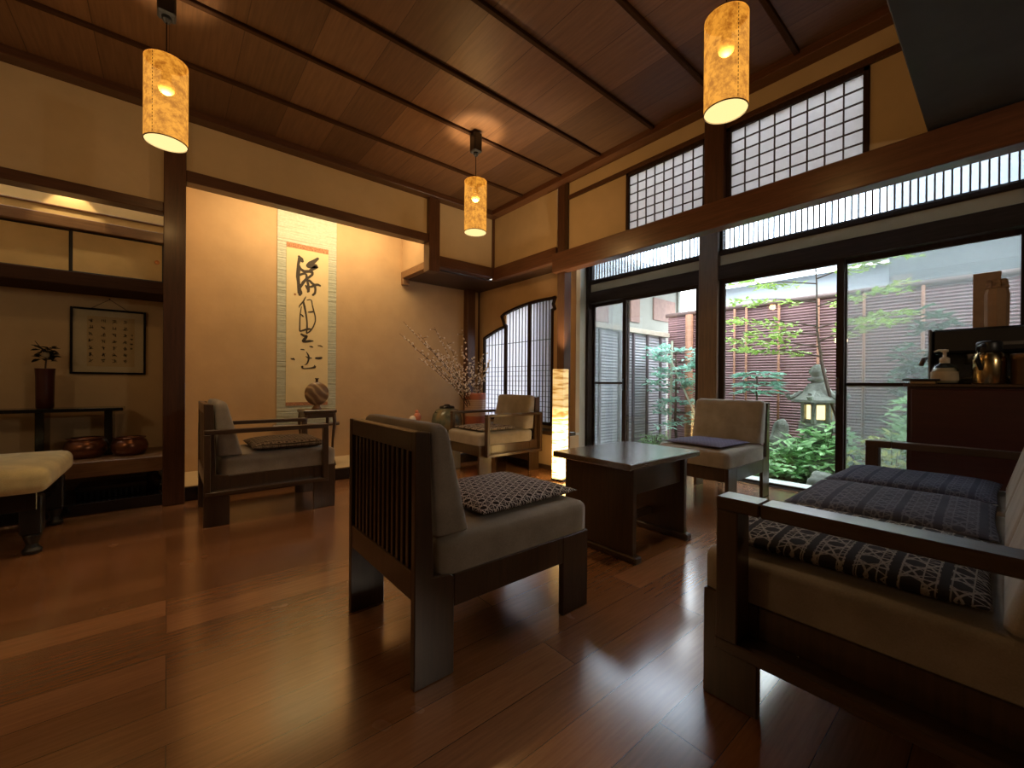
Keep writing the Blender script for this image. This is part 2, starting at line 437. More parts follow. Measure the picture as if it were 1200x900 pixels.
# recess with staggered shelves (left)
wall('wall_recess', XL, -.01, 4.55, 4.6, 0, 2.85)
trim(XL, -.02, 3.91, 3.97, 0, .08, mat='kamachi')
struct('trim_%d' % k, bx(XL, -.02, 3.97, 4.55, 0, .06, bv=0), M['black']); k += 1
trim(XL, -.012, 3.97, 4.55, .24, .345, mat='ledge')                  # thick ledge
trim(XL, -.012, 4.13, 4.55, 1.555, 1.645, mat='batten')              # board under the cupboard
trim(XL, -.012, 4.13, 4.2, 1.945, 2.02, mat='ledge')                 # cupboard head rail
trim(XL, -.012, 4.15, 4.55, 2.4, 2.43, mat='alcove_ceiling')
struct('wall_cupboard_fascia', bx(XL, -.012, 4.16, 4.2, 2.02, 2.4, bv=0), M['gold_paper'])
trim(XL, -.012, 4.145, 4.165, 2.075, 2.088, mat='ledge')             # thin bead on the fascia

# ---- garden side inner wall (x = 2.95)
wall('wall_right_corner', 2.95, 3.0, 2.86, 3.9, 2.24, 2.85)
trim(2.93, 3.005, 2.86, 3.9, 2.1, 2.245, mat='beam')                 # rail in the corner
trim(2.93, 3.03, 2.74, 2.835, 0, 2.86, mat='post')                 # corner post
trim(2.925, 3.0, 2.70, 2.735, 2.15, 2.86, mat='dark_wood')
trim(2.88, 2.985, YB, 2.86, 1.975, 2.158, mat='beam')               # great lintel beam
trim(2.905, 3.0, 1.25, 1.385, 2.15, 2.86, mat='post')                # post above the beam
trim(2.93, 2.985, YB, 2.735, 2.655, 2.695, mat='post_x')             # thin rail
wall('wall_right_strip', 2.95, 2.98, .266, 2.74, 2.69, 2.86)
wall('wall_right_panel_a', 2.95, 2.98, 2.055, 2.74, 2.15, 2.66)
wall('wall_right_panel_b', 2.95, 2.98, .266, .5, 2.15, 2.66)
wall('wall_right_panel_c', 2.95, 2.98, YB, .266, 2.15, 2.9, mat='dark_wall')
def sheet(x, P, bm=None):
    bm = bm or NB(); bm.faces.new([bm.verts.new((x, a, b_)) for a, b_ in P]); return bm
def ranma(n, y0, y1):
    """lattice window over the beam"""
    f = struct('window_%d' % n, NB(), M['frame']); bm = NB()
    z0, z1, w = 2.155, 2.655, .028
    for a in ((y0, y0 + w, z0, z1), (y1 - w, y1, z0, z1), (y0, y1, z0, z0 + .015), (y0, y1, z1 - w, z1)):
        box(bm, 2.94, 2.98, *a)
    bm.to_mesh(f.data); bm.free()
    ya, yb, za, zb = y0 + w, y1 - w, z0 + .015, z1 - w
    l = NB()
    for i in range(1, 8): y = ya + (yb - ya) * i / 8; box(l, 2.952, 2.962, y - .0035, y + .0035, za, zb, bv=0)
    for i in range(1, 6): z = za + (zb - za) * i / 6; box(l, 2.951, 2.961, ya, yb, z - .0035, z + .0035, bv=0)
    obj('lattice', l, M['lattice'], f)
    obj('paper', sheet(2.964, [(ya, za), (yb, za), (yb, zb), (ya, zb)]), M['ranma_paper'], f)
ranma(1, 1.385, 2.06); ranma(2, .495, 1.25)

# ---- study window with the arched top (x = 3.24)
WX = 3.24
struct('wall_study_base', bx(3.05, 3.3, 2.86, 4.5, 0, .36, bv=.004), M['plaster_toko'])
trim(3.03, 3.05, 2.865, 3.95, 0, .05, mat='dark_wood')               # its skirting
trim(3.04, 3.25, 2.86, 4.58, .36, .40, mat='dark_wood')              # its sill board
AY = 3.19
def arch(y):
    """top edge of the opening: two stepped, slightly arched shoulders"""
    if y > 4.02: t = (y - 4.02) / (4.46 - 4.02); return 1.60 - .115 * t ** 1.4
    t = (y - AY) / (4.02 - AY); return 1.835 - .05 * (2 * abs(t - .2)) ** 2 * .55
ys = [AY + (4.02 - AY) * i / 12 for i in range(13)] + [4.021 + (4.46 - 4.021) * i / 6 for i in range(7)]
# the wall around the opening, as one solid cut out by the outline
bm = NB()
for ya, yb in zip(ys, ys[1:]):
    za, zb = arch(ya), arch(yb)
    if yb - ya < .01: continue
    prism(bm, [(ya, za), (yb, zb), (yb, 2.13), (ya, 2.13)], 'x', WX, WX + .06, 0)
box(bm, WX, WX + .06, 2.86, AY, .39, 2.13, bv=0); box(bm, WX, WX + .06, 4.46, 4.6, .39, 2.13, bv=0)
box(bm, WX, WX + .06, AY, 4.46, .39, .44, bv=0)
struct('wall_study', bm, M['plaster_toko'])
wf = NB()
pts = [(3.16, .44), (3.16, 1.70), (3.115, 1.715), (3.14, 1.775), (3.105, 1.84)] + [(y, arch(y) + .012) for y in ys[:13]]
def strip(bm, P, w0, w1, th):
    for (ya, za), (yb, zb) in zip(P, P[1:]):
        d = Vector((yb - ya, zb - za)); 
        if d.length < 1e-4: continue
        n = Vector((-d.y, d.x)).normalized() * th / 2; e = d.normalized() * th * .25
        prism(bm, [(ya - n.x - e.x, za - n.y - e.y), (yb - n.x + e.x, zb - n.y + e.y), (yb + n.x + e.x, zb + n.y + e.y), (ya + n.x - e.x, za + n.y - e.y)], 'x', w0, w1, 0)
strip(wf, [(3.195, .44), (3.195, 1.70), (3.155, 1.71), (3.18, 1.765), (3.15, 1.835)], WX - .025, WX + .03, .024)
strip(wf, [(3.15, 1.835)] + [(y, arch(y)) for y in ys[:13]], WX - .025, WX + .03, .026)
strip(wf, [(4.02, arch(4.02)), (4.085, 1.735), (4.045, 1.66), (4.02, 1.60)], WX - .025, WX + .03, .026)
strip(wf, [(y, arch(y)) for y in ys[13:]], WX - .025, WX + .03, .024)
strip(wf, [(4.46, .44), (4.46, 1.49)], WX - .02, WX + .03, .022)
strip(wf, [(AY, .45), (4.46, .45)], WX - .02, WX + .03, .03)
sw = struct('window_3', wf, M['frame'])
lat = NB(); pap = NB()
for y0, y1 in ((3.21, 3.56), (3.60, 4.0), (4.04, 4.44)):
    zt = min(arch(y0), arch(y1)) - .0
    n = 6 if y0 < 4 else 5
    for i in range(1, n + 1):
        y = y0 + (y1 - y0) * i / (n + 1); box(lat, WX + .004, WX + .014, y - .0028, y + .0028, .46, arch(y), bv=0)
    zr = [.46 + .058 * j for j in range(1, 12)]
    for z in zr: box(lat, WX + .003, WX + .013, y0, y1, z - .0024, z + .0024, bv=0)
    box(lat, WX + .003, WX + .013, y0, y1, 1.385, 1.392, bv=0)
st = NB()
for y in (3.58, 4.02): box(st, WX - .01, WX + .02, y - .022, y + .022, .46, arch(y) if y < 4 else 1.62)
obj('stile', st, M['frame'], sw)
for ya, yb in zip(ys, ys[1:]):
    if yb - ya < .01: continue
    sheet(WX + .017, [(ya, .45), (yb, .45), (yb, arch(yb)), (ya, arch(ya))], pap)
obj('lattice', lat, M['lattice'], sw); obj('paper', pap, M['study_paper'], sw)

# ---- veranda: end walls, ceiling, outer glazed wall (x = 4.15)
wall('wall_veranda_end', 3.31, 4.2, 3.44, 3.5, 0, 2.95, mat='pale_board')
trim(3.74, 3.85, 3.40, 3.445, 0, 2.9, mat='frame')                    # dark upright against the pale end board
wall('wall_veranda_near', 2.95, 4.25, YB - .1, YB, 0, 2.95, mat='dark_wall')
struct('trim_%d' % k, bx(3.34, 4.35, YB, 3.5, 2.86, 2.92, bv=0), M['alcove_ceiling']); k += 1
rl = struct('window_6', bx(2.98, 3.34, -.3, 3.5, 2.88, 2.885, bv=0), M['glass'])      # unseen skylight, added to brighten the lattice windows from behind
rb_ = NB()
for i in range(9): y = -.3 + 3.8 * i / 8; box(rb_, 2.98, 3.34, y - .015, y + .015, 2.85, 2.88)
obj('added_glazing_bar', rb_, M['frame'], rl)
trim(2.98, 3.34, YB, -.3, 2.86, 2.92, mat='alcove_ceiling')
trim(2.99, 3.36, -.3, 2.73, 2.135, 2.15, mat='bounce_board', bv=0)       # hidden board added to keep skylight off the chair and bounce it up
trim(3.34, 3.36, -.3, 3.44, 2.15, 2.87, mat='bounce_board', bv=0)        # added upright cheek, holds that light behind the lattice paper
trim(4.08, 4.22, 3.40, 3.46, 0, 2.9, mat='frame')                     # left jamb
trim(4.07, 4.23, 1.80, 1.985, 0, 2.86, mat='pale_post')               # wide post between the two openings
trim(4.08, 4.22, YB, -.08, 0, 2.86, mat='dark_wood')
def glazed(n0, y0, y1):
    trim(4.1, 4.2, y0, y1, 2.15, 2.19, mat='frame_y')                 # transom sill
    struct('wall_tan_board_%d' % n0, bx(4.13, 4.17, y0, y1, 2.04, 2.15, bv=0), M['tan_board'])
    trim(4.08, 4.22, y0, y1, 1.905, 2.045, mat='frame_y')             # head track
    trim(4.08, 4.23, y0, y1, -.02, .006, mat='frame_y')               # threshold
    f = struct('window_%d' % n0, NB(), M['frame_y']); bm = NB()
    box(bm, 4.12, 4.18, y0, y1, 2.19, 2.205); box(bm, 4.12, 4.18, y0, y1, 2.78, 2.86); box(bm, 4.12, 4.18, y0, y0 + .02, 2.19, 2.86); box(bm, 4.12, 4.18, y1 - .02, y1, 2.19, 2.86)
    bm.to_mesh(f.data); bm.free()
    s = NB(); n = int((y1 - y0) / .041)
    for i in range(1, n): y = y0 + (y1 - y0) * i / n; box(s, 4.13, 4.139, y - .005, y + .005, 2.2, 2.79, bv=0)
    obj('slats', s, M['lattice'], f)
    obj('frosted_glass', bx(4.15, 4.154, y0, y1, 2.2, 2.79, bv=0), M['frost'], f)
glazed(4, 1.985, 3.40); glazed(5, -.08, 1.80)
def door(n, x, y0, y1, midrail=False, pane='glass', w=.05, handle=None):
    f = struct('door_%d' % n, NB(), M['frame']); bm = NB(); t = .03
    box(bm, x, x + t, y0, y0 + w, .012, 1.91); box(bm, x, x + t, y1 - w, y1, .012, 1.91)
    box(bm, x, x + t, y0 + w, y1 - w, .012, .028); box(bm, x, x + t, y0 + w, y1 - w, 1.87, 1.91)
    bm.to_mesh(f.data); bm.free()
    if midrail: obj('mid_rail', bx(x + .003, x + t - .003, y0 + w, y1 - w, .895, .922), M['frame_y'], f)
    if pane == 'glass': obj('glass_pane', bx(x + .012, x + .016, y0 + w, y1 - w, .028, 1.87, bv=0), M['glass'], f)
    else:
        obj('glass_pane', bx(x + .004, x + .007, y0 + w, y1 - w, .028, 1.87, bv=0), M['glass'], f)
        obj('screen_mesh', bx(x + .02, x + .021, y0 + w, y1 - w, .028, 1.87, bv=0), M['screen'], f)
    if handle is not None: obj('door_handle', bx(x - .012, x, handle - .012, handle + .012, .82, .96), M['black'], f)
door(1, 4.165, 2.865, 3.40, True, 'screen', .032)
door(2, 4.115, 1.985, 2.915, False, 'glass', .05, handle=2.89)
door(3, 4.115, .835, 1.80, False, 'glass', .05, handle=.868)
door(4, 4.165, -.08, .86, True, 'screen', .032)
# ================================================================ lounge chairs (facing +X, origin under the middle)
PT = .026
def side_parts(t, hw, mat, sgn_list=(1, -1)):
    for s in sgn_list:
        y0, y1 = sorted((s * hw, s * (hw - PT)))
        obj('leg', prism(NB(), [(-.385, 0), (-.25, 0), (-.25, .30), (-.262, .309), (-.322, .318), (-.337, .752), (-.385, .757)], 'y', y0, y1), mat, t)
        obj('leg', prism(NB(), [(.24, 0), (.385, 0), (.385, .305), (.24, .305)], 'y', y0, y1), mat, t)
        obj('side_rail', bx(-.25, .24, y0 + .001, y1 - .001, .205, .305), mat, t)
def back_parts(t, hw, mat, matx, nslat):
    obj('front_rail', bx(.34, .366, -hw + PT, hw - PT, .205, .3), matx, t)
    obj('back_rail', bx(-.383, -.355, -hw + PT, hw - PT, .255, .342), matx, t)
    obj('back_rail', bx(-.383, -.352, -hw + PT, hw - PT, .695, .755), matx, t)
    a, b = -hw + PT + .02, hw - PT - .02
    for i in range(nslat):
        y = a + (b - a) * (i + .5) / nslat
        obj('slat', bx(-.38, -.362, y - .0085, y + .0085, .342, .695, bv=.002), mat, t)
def cushions(t, hw, n=1):
    w = 2 * hw / n
    obj('seat_deck', bx(-.34, .36, -hw + PT + .002, hw - PT - .002, .275, .303), M['dark_wood'], t)
    for i in range(n):
        y0, y1 = -hw + i * w + .002, -hw + (i + 1) * w - .002
        obj('seat_cushion', rbox(NB(), -.30, .392, y0, y1, .25, .425, .036, 12, .006, lambda p: (p.x, p.y, max(p.z, .3065))), M['cushion'], t, True)
        def lean(p):
            k = (p.z - .43) / .34; x = p.x
            return (x * 1.4 - .32 - .017 * k - x * .7 * k, p.y, p.z)
        obj('back_cushion', rbox(NB(), 0, .1, y0, y1, .39, .772, .034, 12, 0, lambda p: lean(Vector((p.x, p.y, max(p.z, .431))))), M['cushion'], t, True)
def arm_parts(t, hw, mat, matx, bw=.05):
    for s in (1, -1):
        y0, y1 = sorted((s * hw, s * (hw + bw)))
        obj('armrest', bx(-.385, .325, y0, y1, .573, .6, bv=.004), matx, t)
        obj('arm_post', bx(.292, .325, y0, y1, .222, .573), mat, t)
        obj('arm_post', bx(-.385, -.352, y0, y1, .222, .573), mat, t)
        obj('arm_rail', bx(-.385, .325, y0, y1, .196, .222), matx, t)
def lounge(name, label, loc, rz, arms, group):
    t = thing(name, label, 'chair', loc, rz, group)
    hw = .282
    side_parts(t, hw, M['dark_wood']); back_parts(t, hw, M['dark_wood'], M['dark_wood'], 13)
    cushions(t, hw - .001)
    if arms: arm_parts(t, hw, M['dark_wood'], M['dark_wood_x'])
    return t
GA, GB = 'low wooden armchairs', 'low armless wooden chairs'
chB = lounge('lounge_chair', 'armless wooden lounge chair in the foreground, its slatted back turned to the viewer', (.936, 1.376, 0), 0, False, GB)
chD = dup(chB, (3.39, 1.525, 0), PI, 'armless lounge chair in front of the garden glass, beyond the coffee table', GB)
chA = lounge('armchair', 'dark wooden armchair in profile before the hanging scroll', (.555, 3.41, 0), 0, True, GA)
chC = dup(chA, (2.615, 3.43, 0), PI, 'armchair lit by the floor lamp in the corner by the arched window', GA)

# sofa (same build, three seats wide), faces the alcove
sofa = thing('sofa', 'three-seat wooden sofa with grey cushions and flat wooden arms at right', 'sofa', (2.085, .185, 0), PI / 2)
hw = .87
side_parts(sofa, hw, M['dark_wood'])
obj('front_rail', bx(.34, .366, -hw + PT, hw - PT, .205, .3), M['dark_wood'], sofa)
obj('back_rail', bx(-.383, -.355, -hw + PT, hw - PT, .255, .342), M['dark_wood'], sofa)
obj('back_rail', bx(-.383, -.352, -hw + PT, hw - PT, .695, .755), M['dark_wood'], sofa)
for i in range(30):
    y = -.81 + 1.62 * i / 29
    obj('slat', bx(-.38, -.362, y - .0085, y + .0085, .342, .695, bv=.002), M['dark_wood'], sofa)
cushions(sofa, hw - .002, 3)
for s in (1, -1):
    y0, y1 = sorted((s * hw, s * (hw + .078)))
    obj('armrest', bx(-.385, .21, y0, y1, .565, .6, bv=.004), M['dark_wood_x'], sofa)
    obj('armrest', bx(.2115, .318, y0, y1, .565, .6, bv=.004), M['dark_wood_x'], sofa)
    obj('arm_post', bx(.262, .316, y0, y1, .222, .565), M['dark_wood'], sofa)
    obj('arm_post', bx(-.385, -.34, y0, y1, .222, .565), M['dark_wood'], sofa)
    obj('arm_rail', bx(-.385, .318, y0, y1, .19, .222), M['dark_wood_x'], sofa)

# zabuton seat pads, each a thing lying on its seat
def zab(label, loc, rz, mat, w=.46, d=.46, t=.05, group='zabuton seat pads', tilt=(0, 0)):
    o = obj('seat_pad', pillow(NB(), w, d, t, 16, .002), M[mat], None, True, loc)
    o.rotation_euler = (tilt[0], tilt[1], rz); tag(o, label, 'cushion', group)
    return o
SZ = .4295
zab('dark seat pad with white lattice weave on the foreground slatted-back chair', (1.07, 1.378, SZ), .04, 'zab_lattice', .5, .46, .052)
zab('flat violet-grey seat pad on the chair before the garden glass', (3.29, 1.53, SZ), -.05, 'zab_plain', .47, .46, .04)
zab('brown speckled seat pad on the armchair before the scroll', (.66, 3.40, SZ), 0, 'zab_brown', .46, .48, .07)
zab('brown and cream seat pad on the corner armchair beside the floor lamp', (2.5, 3.42, SZ), 0, 'zab_cream', .46, .47, .045)
zab('star-patterned seat pad at the end of the sofa nearest the viewer', (1.52, .285, SZ), 0, 'zab_star', .54, .54, .062)
zab('blue-grey striped seat pad on the middle seat of the sofa', (2.10, .285, SZ), .02, 'zab_stripe', .55, .54, .06)
zab('dark blue striped seat pad on the far end of the sofa', (2.67, .285, SZ), -.02, 'zab_stripe2', .52, .54, .06)

# coffee table
tb = thing('coffee_table', 'dark wooden coffee table on two plank legs between the chairs', 'table', (2.06, 1.42, 0))
obj('tabletop', bx(-.35, .35, -.262, .262, .478, .51, bv=.004), M['table'], tb)
for s in (-1, 1):
    x = s * .255
    obj('leg', bx(x - .016, x + .016, -.225, .235, .035, .478), M['dark_wood'], tb)
    obj('foot', bx(x - .028, x + .028, -.25, .25, 0, .035, bv=.006), M['dark_wood_x'], tb)
obj('apron', bx(-.239, .239, -.2, -.18, .33, .478), M['dark_wood_x'], tb)
obj('apron', bx(-.239, .239, .18, .2, .33, .478), M['dark_wood_x'], tb)
obj('stretcher', bx(-.239, .239, -.02, .02, .1, .14), M['dark_wood_x'], tb)

# upholstered stool at the left edge
st = thing('stool', 'cream upholstered stool with black turned legs at the left edge', 'stool', (-.82, 3.5, 0))
obj('seat_cushion', rbox(NB(), -.36, .36, -.40, .37, .325, .455, .05, 22, .006), M['cream_fabric'], st, True)
obj('apron', bx(-.31, .31, -.33, .33, .235, .325), M['black'], st)
for x in (-.285, .285):
    for y in (-.27, .29):
        lg = bx(x - .04, x + .04, y - .04, y + .04, .105, .30, bv=.006)
        lathe(lg, [(.026, .0), (.036, .006), (.038, .02), (.028, .032), (.022, .05), (.03, .075), (.036, .095), (.03, .106)], 20, (x, y, 0))
        obj('leg', lg, M['blacksoft'], st)
# ================================================================ alcove
STROKES = [[(1.015, 2.159, 0.012), (1.035, 2.132, 0.023), (1.045, 2.119, 0.014)], [(1.021, 2.139, 0.017), (1.007, 2.08, 0.011), (1.01, 2.025, 0.018), (1.005, 1.956, 0.017), (1.011, 1.895, 0.014), (1.017, 1.834, 0.017), (1.026, 1.792, 0.023), (1.024, 1.776, 0.013)], [(1.015, 2.069, 0.009), (1.03, 2.035, 0.012), (1.064, 2.016, 0.015), (1.11, 2.027, 0.014), (1.14, 2.023, 0.014), (1.14, 1.998, 0.011), (1.111, 1.968, 0.011), (1.082, 1.944, 0.011), (1.053, 1.902, 0.014), (1.033, 1.861, 0.011), (1.024, 1.841, 0.008)], [(1.016, 1.97, 0.01), (1.041, 1.987, 0.011), (1.07, 1.998, 0.01), (1.087, 1.983, 0.01), (1.082, 1.95, 0.008)], [(1.192, 2.173, 0.012), (1.162, 2.142, 0.017), (1.121, 2.105, 0.025), (1.101, 2.082, 0.021)], [(1.11, 2.081, 0.021), (1.151, 2.089, 0.024), (1.186, 2.092, 0.018), (1.139, 2.055, 0.016), (1.116, 2.032, 0.012)], [(1.09, 1.939, 0.01), (1.102, 1.884, 0.012), (1.105, 1.835, 0.013), (1.097, 1.814, 0.007)], [(1.079, 1.875, 0.008), (1.094, 1.845, 0.009), (1.106, 1.822, 0.01)], [(1.09, 1.933, 0.011), (1.117, 1.931, 0.012), (1.137, 1.909, 0.012), (1.164, 1.894, 0.012), (1.134, 1.874, 0.01), (1.108, 1.866, 0.008)], [(1.158, 1.893, 0.013), (1.194, 1.905, 0.011), (1.215, 1.896, 0.009)], [(1.164, 1.888, 0.012), (1.171, 1.851, 0.01), (1.167, 1.812, 0.01), (1.147, 1.79, 0.01)], [(0.98, 1.773, 0.011), (0.977, 1.775, 0.007)], [(1.079, 1.762, 0.004), (1.057, 1.712, 0.008), (1.021, 1.663, 0.006), (1.018, 1.646, 0.003)], [(1.057, 1.708, 0.01), (1.07, 1.653, 0.011), (1.083, 1.58, 0.009), (1.093, 1.506, 0.008), (1.093, 1.445, 0.009), (1.088, 1.398, 0.007)], [(1.039, 1.656, 0.004), (1.029, 1.587, 0.006), (1.026, 1.52, 0.006), (1.024, 1.419, 0.007), (1.028, 1.406, 0.008), (1.059, 1.419, 0.009), (1.099, 1.436, 0.012), (1.125, 1.438, 0.008)], [(1.092, 1.73, 0.004), (1.117, 1.741, 0.005), (1.135, 1.732, 0.006), (1.142, 1.682, 0.006), (1.155, 1.629, 0.007), (1.171, 1.569, 0.007), (1.172, 1.521, 0.006), (1.15, 1.457, 0.007), (1.118, 1.41, 0.008), (1.09, 1.391, 0.007)], [(1.105, 1.609, 0.006), (1.127, 1.613, 0.009), (1.152, 1.62, 0.008)], [(1.034, 1.581, 0.004), (1.049, 1.566, 0.009), (1.056, 1.558, 0.007)], [(1.041, 1.377, 0.013), (1.069, 1.362, 0.016), (1.094, 1.364, 0.012), (1.075, 1.336, 0.019), (1.053, 1.307, 0.017), (1.081, 1.306, 0.015), (1.119, 1.315, 0.016), (1.151, 1.317, 0.006)], [(1.037, 1.224, 0.006), (1.057, 1.223, 0.008), (1.069, 1.221, 0.005)], [(1.118, 1.259, 0.005), (1.135, 1.257, 0.011), (1.15, 1.252, 0.005)], [(1.198, 1.271, 0.004), (1.22, 1.273, 0.007), (1.241, 1.263, 0.006)], [(0.945, 1.128, 0.004), (0.959, 1.121, 0.012), (0.971, 1.132, 0.006), (0.976, 1.116, 0.008)], [(1.181, 1.141, 0.014), (1.211, 1.141, 0.017), (1.231, 1.146, 0.014)], [(1.088, 1.201, 0.004), (1.106, 1.17, 0.01), (1.113, 1.141, 0.012), (1.104, 1.103, 0.01), (1.092, 1.076, 0.008), (1.074, 1.07, 0.004)], [(1.084, 1.155, 0.004), (1.106, 1.14, 0.011), (1.136, 1.139, 0.007)], [(1.05, 1.048, 0.014), (1.053, 1.035, 0.009), (1.072, 1.03, 0.007), (1.111, 1.035, 0.007), (1.146, 1.04, 0.01), (1.171, 1.049, 0.016), (1.166, 1.065, 0.006)]]
def stroke_mesh(bm, P, y, rot=1):
    """a brush stroke: a thick polyline with round ends, lying on the paper"""
    dense = []
    for a, b in zip(P, P[1:]):
        for i in range(5):
            t = i / 5; dense.append([a[j] + (b[j] - a[j]) * t for j in range(3)])
    dense.append(list(P[-1]))
    for _ in range(2):
        dense = [dense[0]] + [[(p[j] + 2 * q[j] + r[j]) / 4 for j in range(3)] for p, q, r in zip(dense, dense[1:], dense[2:])] + [dense[-1]]
    L, R = [], []; n = len(dense)
    for i, (x, z, w) in enumerate(dense):
        x0, z0 = dense[max(i - 1, 0)][:2]; x1, z1 = dense[min(i + 1, n - 1)][:2]
        d = Vector((x1 - x0, z1 - z0)); d = d.normalized() if d.length > 1e-6 else Vector((1, 0))
        h = max(w, .003) * .5; L.append((x - d.y * h, z + d.x * h)); R.append((x + d.y * h, z - d.x * h))
    VL = [bm.verts.new((x, y, z)) for x, z in L]; VR = [bm.verts.new((x, y, z)) for x, z in R]
    for i in range(n - 1): bm.faces.new((VL[i], VL[i + 1], VR[i + 1], VR[i]))
    for x, z, w in (dense[0], dense[-1]):
        h = max(w, .003) * .5; bm.faces.new([bm.verts.new((x + h * math.cos(2 * PI * q / 12), y + .0002, z + h * math.sin(2 * PI * q / 12))) for q in range(12)])
M['copper'] = flat('aged_copper', (.25, .11, .05), .35, .8)
# wrinkled sage silk mounting of the scroll
m, nt, b = new_mat('sage_silk'); M['silk'] = m
f = noise(nt, coords(nt, scale=(1, 1, 16)), 3, 3); f2 = noise(nt, coords(nt), 60)
nt.links.new(ramp(nt, f2, [(.35, (.42, .44, .34)), (.65, (.49, .51, .40))]), b.inputs['Base Color'])
b.inputs['Roughness'].default_value = .55; bump(nt, b, f, .5, .02)
sc = thing('hanging_scroll', 'tall hanging scroll with large brush calligraphy on the alcove wall', 'scroll', (0, 0, 0))
obj('mounting', bx(.822, 1.380, 4.592, 4.596, .46, 2.66, bv=.001), M['silk'], sc)
obj('paper', bx(.902, 1.296, 4.588, 4.592, .69, 2.235, bv=0), M['paper'], sc)
obj('brocade_band', bx(.902, 1.296, 4.5875, 4.592, 2.235, 2.285, bv=0), M['brocade'], sc)
obj('brocade_band', bx(.902, 1.296, 4.5875, 4.592, .655, .69, bv=0), M['brocade'], sc)
for nm, ii in (('brush_character', range(0, 11)), ('seal_mark', (11,)), ('brush_character', range(12, 19)), ('brush_character', range(19, 27))):
    cal = NB()
    for i in ii: stroke_mesh(cal, [(a, b_, c * (2.1 if i < 11 else 1.9 if i < 18 else 1.6)) for a, b_, c in STROKES[i]], 4.5868 - .00004 * i)
    obj(nm, cal, M['brocade'] if nm == 'seal_mark' else M['ink'], sc)
rod = NB(); tube(rod, [(.79, 4.575, .455), (1.41, 4.575, .455)], .018, 14)
obj('roller', rod, M['dark_wood_x'], sc)
obj('top_batten', bx(.82, 1.382, 4.58, 4.596, 2.655, 2.675), M['dark_wood_x'], sc)

# flower stand with the round flask
ps = thing('flower_stand', 'small dark carved stand in front of the hanging scroll', 'stand', (1.098, 4.22, .1))
obj('top', bx(-.145, .145, -.13, .13, .505, .535, bv=.006), M['dark_wood_x'], ps)
ap = NB()
for a in ((-.125, .125, -.118, -.104), (-.125, .125, .104, .118), (-.132, -.118, -.11, .11), (.118, .132, -.11, .11)): box(ap, *a, .46, .505)
obj('apron', ap, M['dark_wood_x'], ps)
for x in (-1, 1):
    for y in (-1, 1):
        l = NB(); tube(l, [(x * .122, y * .108, .505), (x * .128, y * .114, .42), (x * .115, y * .102, .25), (x * .112, y * .099, .1), (x * .128, y * .114, .012), (x * .132, y * .117, 0)], [.016, .016, .011, .011, .014, .012], 10)
        obj('leg', l, M['dark_wood'], ps, True)
obj('shelf', bx(-.112, .112, -.1, .1, .12, .135), M['dark_wood_x'], ps)
m, nt, b = new_mat('veined_wood_burl'); M['burl'] = m
w = nt.nodes.new('ShaderNodeTexWave'); w.inputs['Scale'].default_value = 4.5; w.inputs['Distortion'].default_value = 9; w.inputs['Detail'].default_value = 2
nt.links.new(coords(nt, rot=(.3, .9, 0)), w.inputs['Vector'])
nt.links.new(ramp(nt, w.outputs[0], [(.2, (.16, .09, .045)), (.7, (.23, .14, .075)), (.97, (.40, .28, .15))]), b.inputs['Base Color']); b.inputs['Roughness'].default_value = .4
fl = thing('moon_flask', 'round flat brown flask with pale veins on the dark stand before the scroll', 'flask', (1.09, 4.20, .636))
bm = NB(); bmesh.ops.create_uvsphere(bm, u_segments=32, v_segments=20, radius=1, matrix=Matrix.Translation((0, 0, .15)) @ Matrix.Diagonal((.108, .055, .112, 1)))
obj('body', bm, M['burl'], fl, True)
obj('foot', lathe(NB(), [(.042, 0), (.044, .008), (.030, .028), (.024, .045)], 20), M['ledge'], fl, True)
obj('neck', lathe(NB(), [(.016, .252), (.011, .27), (.012, .283), (.019, .292), (.019, .296), (.01, .296)], 16), M['dark_wood'], fl, True)

# large jar with cloth-tied lid, tall vase with blossoming branches, small ornament
m, nt, b = new_mat('mottled_green_glaze'); M['jarglaze'] = m
f = noise(nt, coords(nt), 7, 5)
nt.links.new(ramp(nt, f, [(.3, (.035, .05, .045)), (.5, (.13, .14, .10)), (.7, (.28, .20, .10))]), b.inputs['Base Color']); b.inputs['Roughness'].default_value = .22
jar = thing('glazed_jar', 'big round green-brown glazed jar with a black lid in the alcove corner', 'jar', (2.555, 4.27, .1))
obj('body', lathe(NB(), [(.085, 0), (.10, .01), (.145, .12), (.176, .25), (.182, .34), (.165, .42), (.125, .475), (.08, .495), (.078, .505)], 36), M['jarglaze'], jar, True)
obj('lid', lathe(NB(), [(.088, .497), (.092, .506), (.08, .52), (.04, .528), (.03, .54), (.012, .543)], 28), M['black'], jar, True)
lug = NB()
for a in (0, PI / 2, PI, 1.5 * PI):
    ca, sa = math.cos(a), math.sin(a)
    tube(lug, [(ca * .135 - sa * .03, sa * .135 + ca * .03, .44), (ca * .15, sa * .15, .462), (ca * .135 + sa * .03, sa * .135 - ca * .03, .44)], .009, 8)
obj('lug', lug, M['jarglaze'], jar, True)
m, nt, b = new_mat('terracotta_banded_glaze'); M['vaseglaze'] = m
x, y, z = xyz(nt)
band = z.gt(.40) * z.lt(.60); ln = ((z * 42).fract()).lt(.22)
c0 = ramp(nt, noise(nt, coords(nt), 14), [(.3, (.34, .09, .045)), (.7, (.46, .14, .07))])
c1 = mixc(nt, ln, (.52, .36, .26), (.34, .15, .09))
nt.links.new(mixc(nt, band, c0, c1), b.inputs['Base Color']); b.inputs['Roughness'].default_value = .45
VX, VY = 2.86, 4.12
vs = obj('tall_vase', lathe(NB(), [(.095, 0), (.105, .01), (.12, .2), (.127, .4), (.128, .66), (.122, .675), (.112, .675), (.105, .64), (.10, .3)], 36, cap=False), M['vaseglaze'], None, True, (VX, VY, .1))
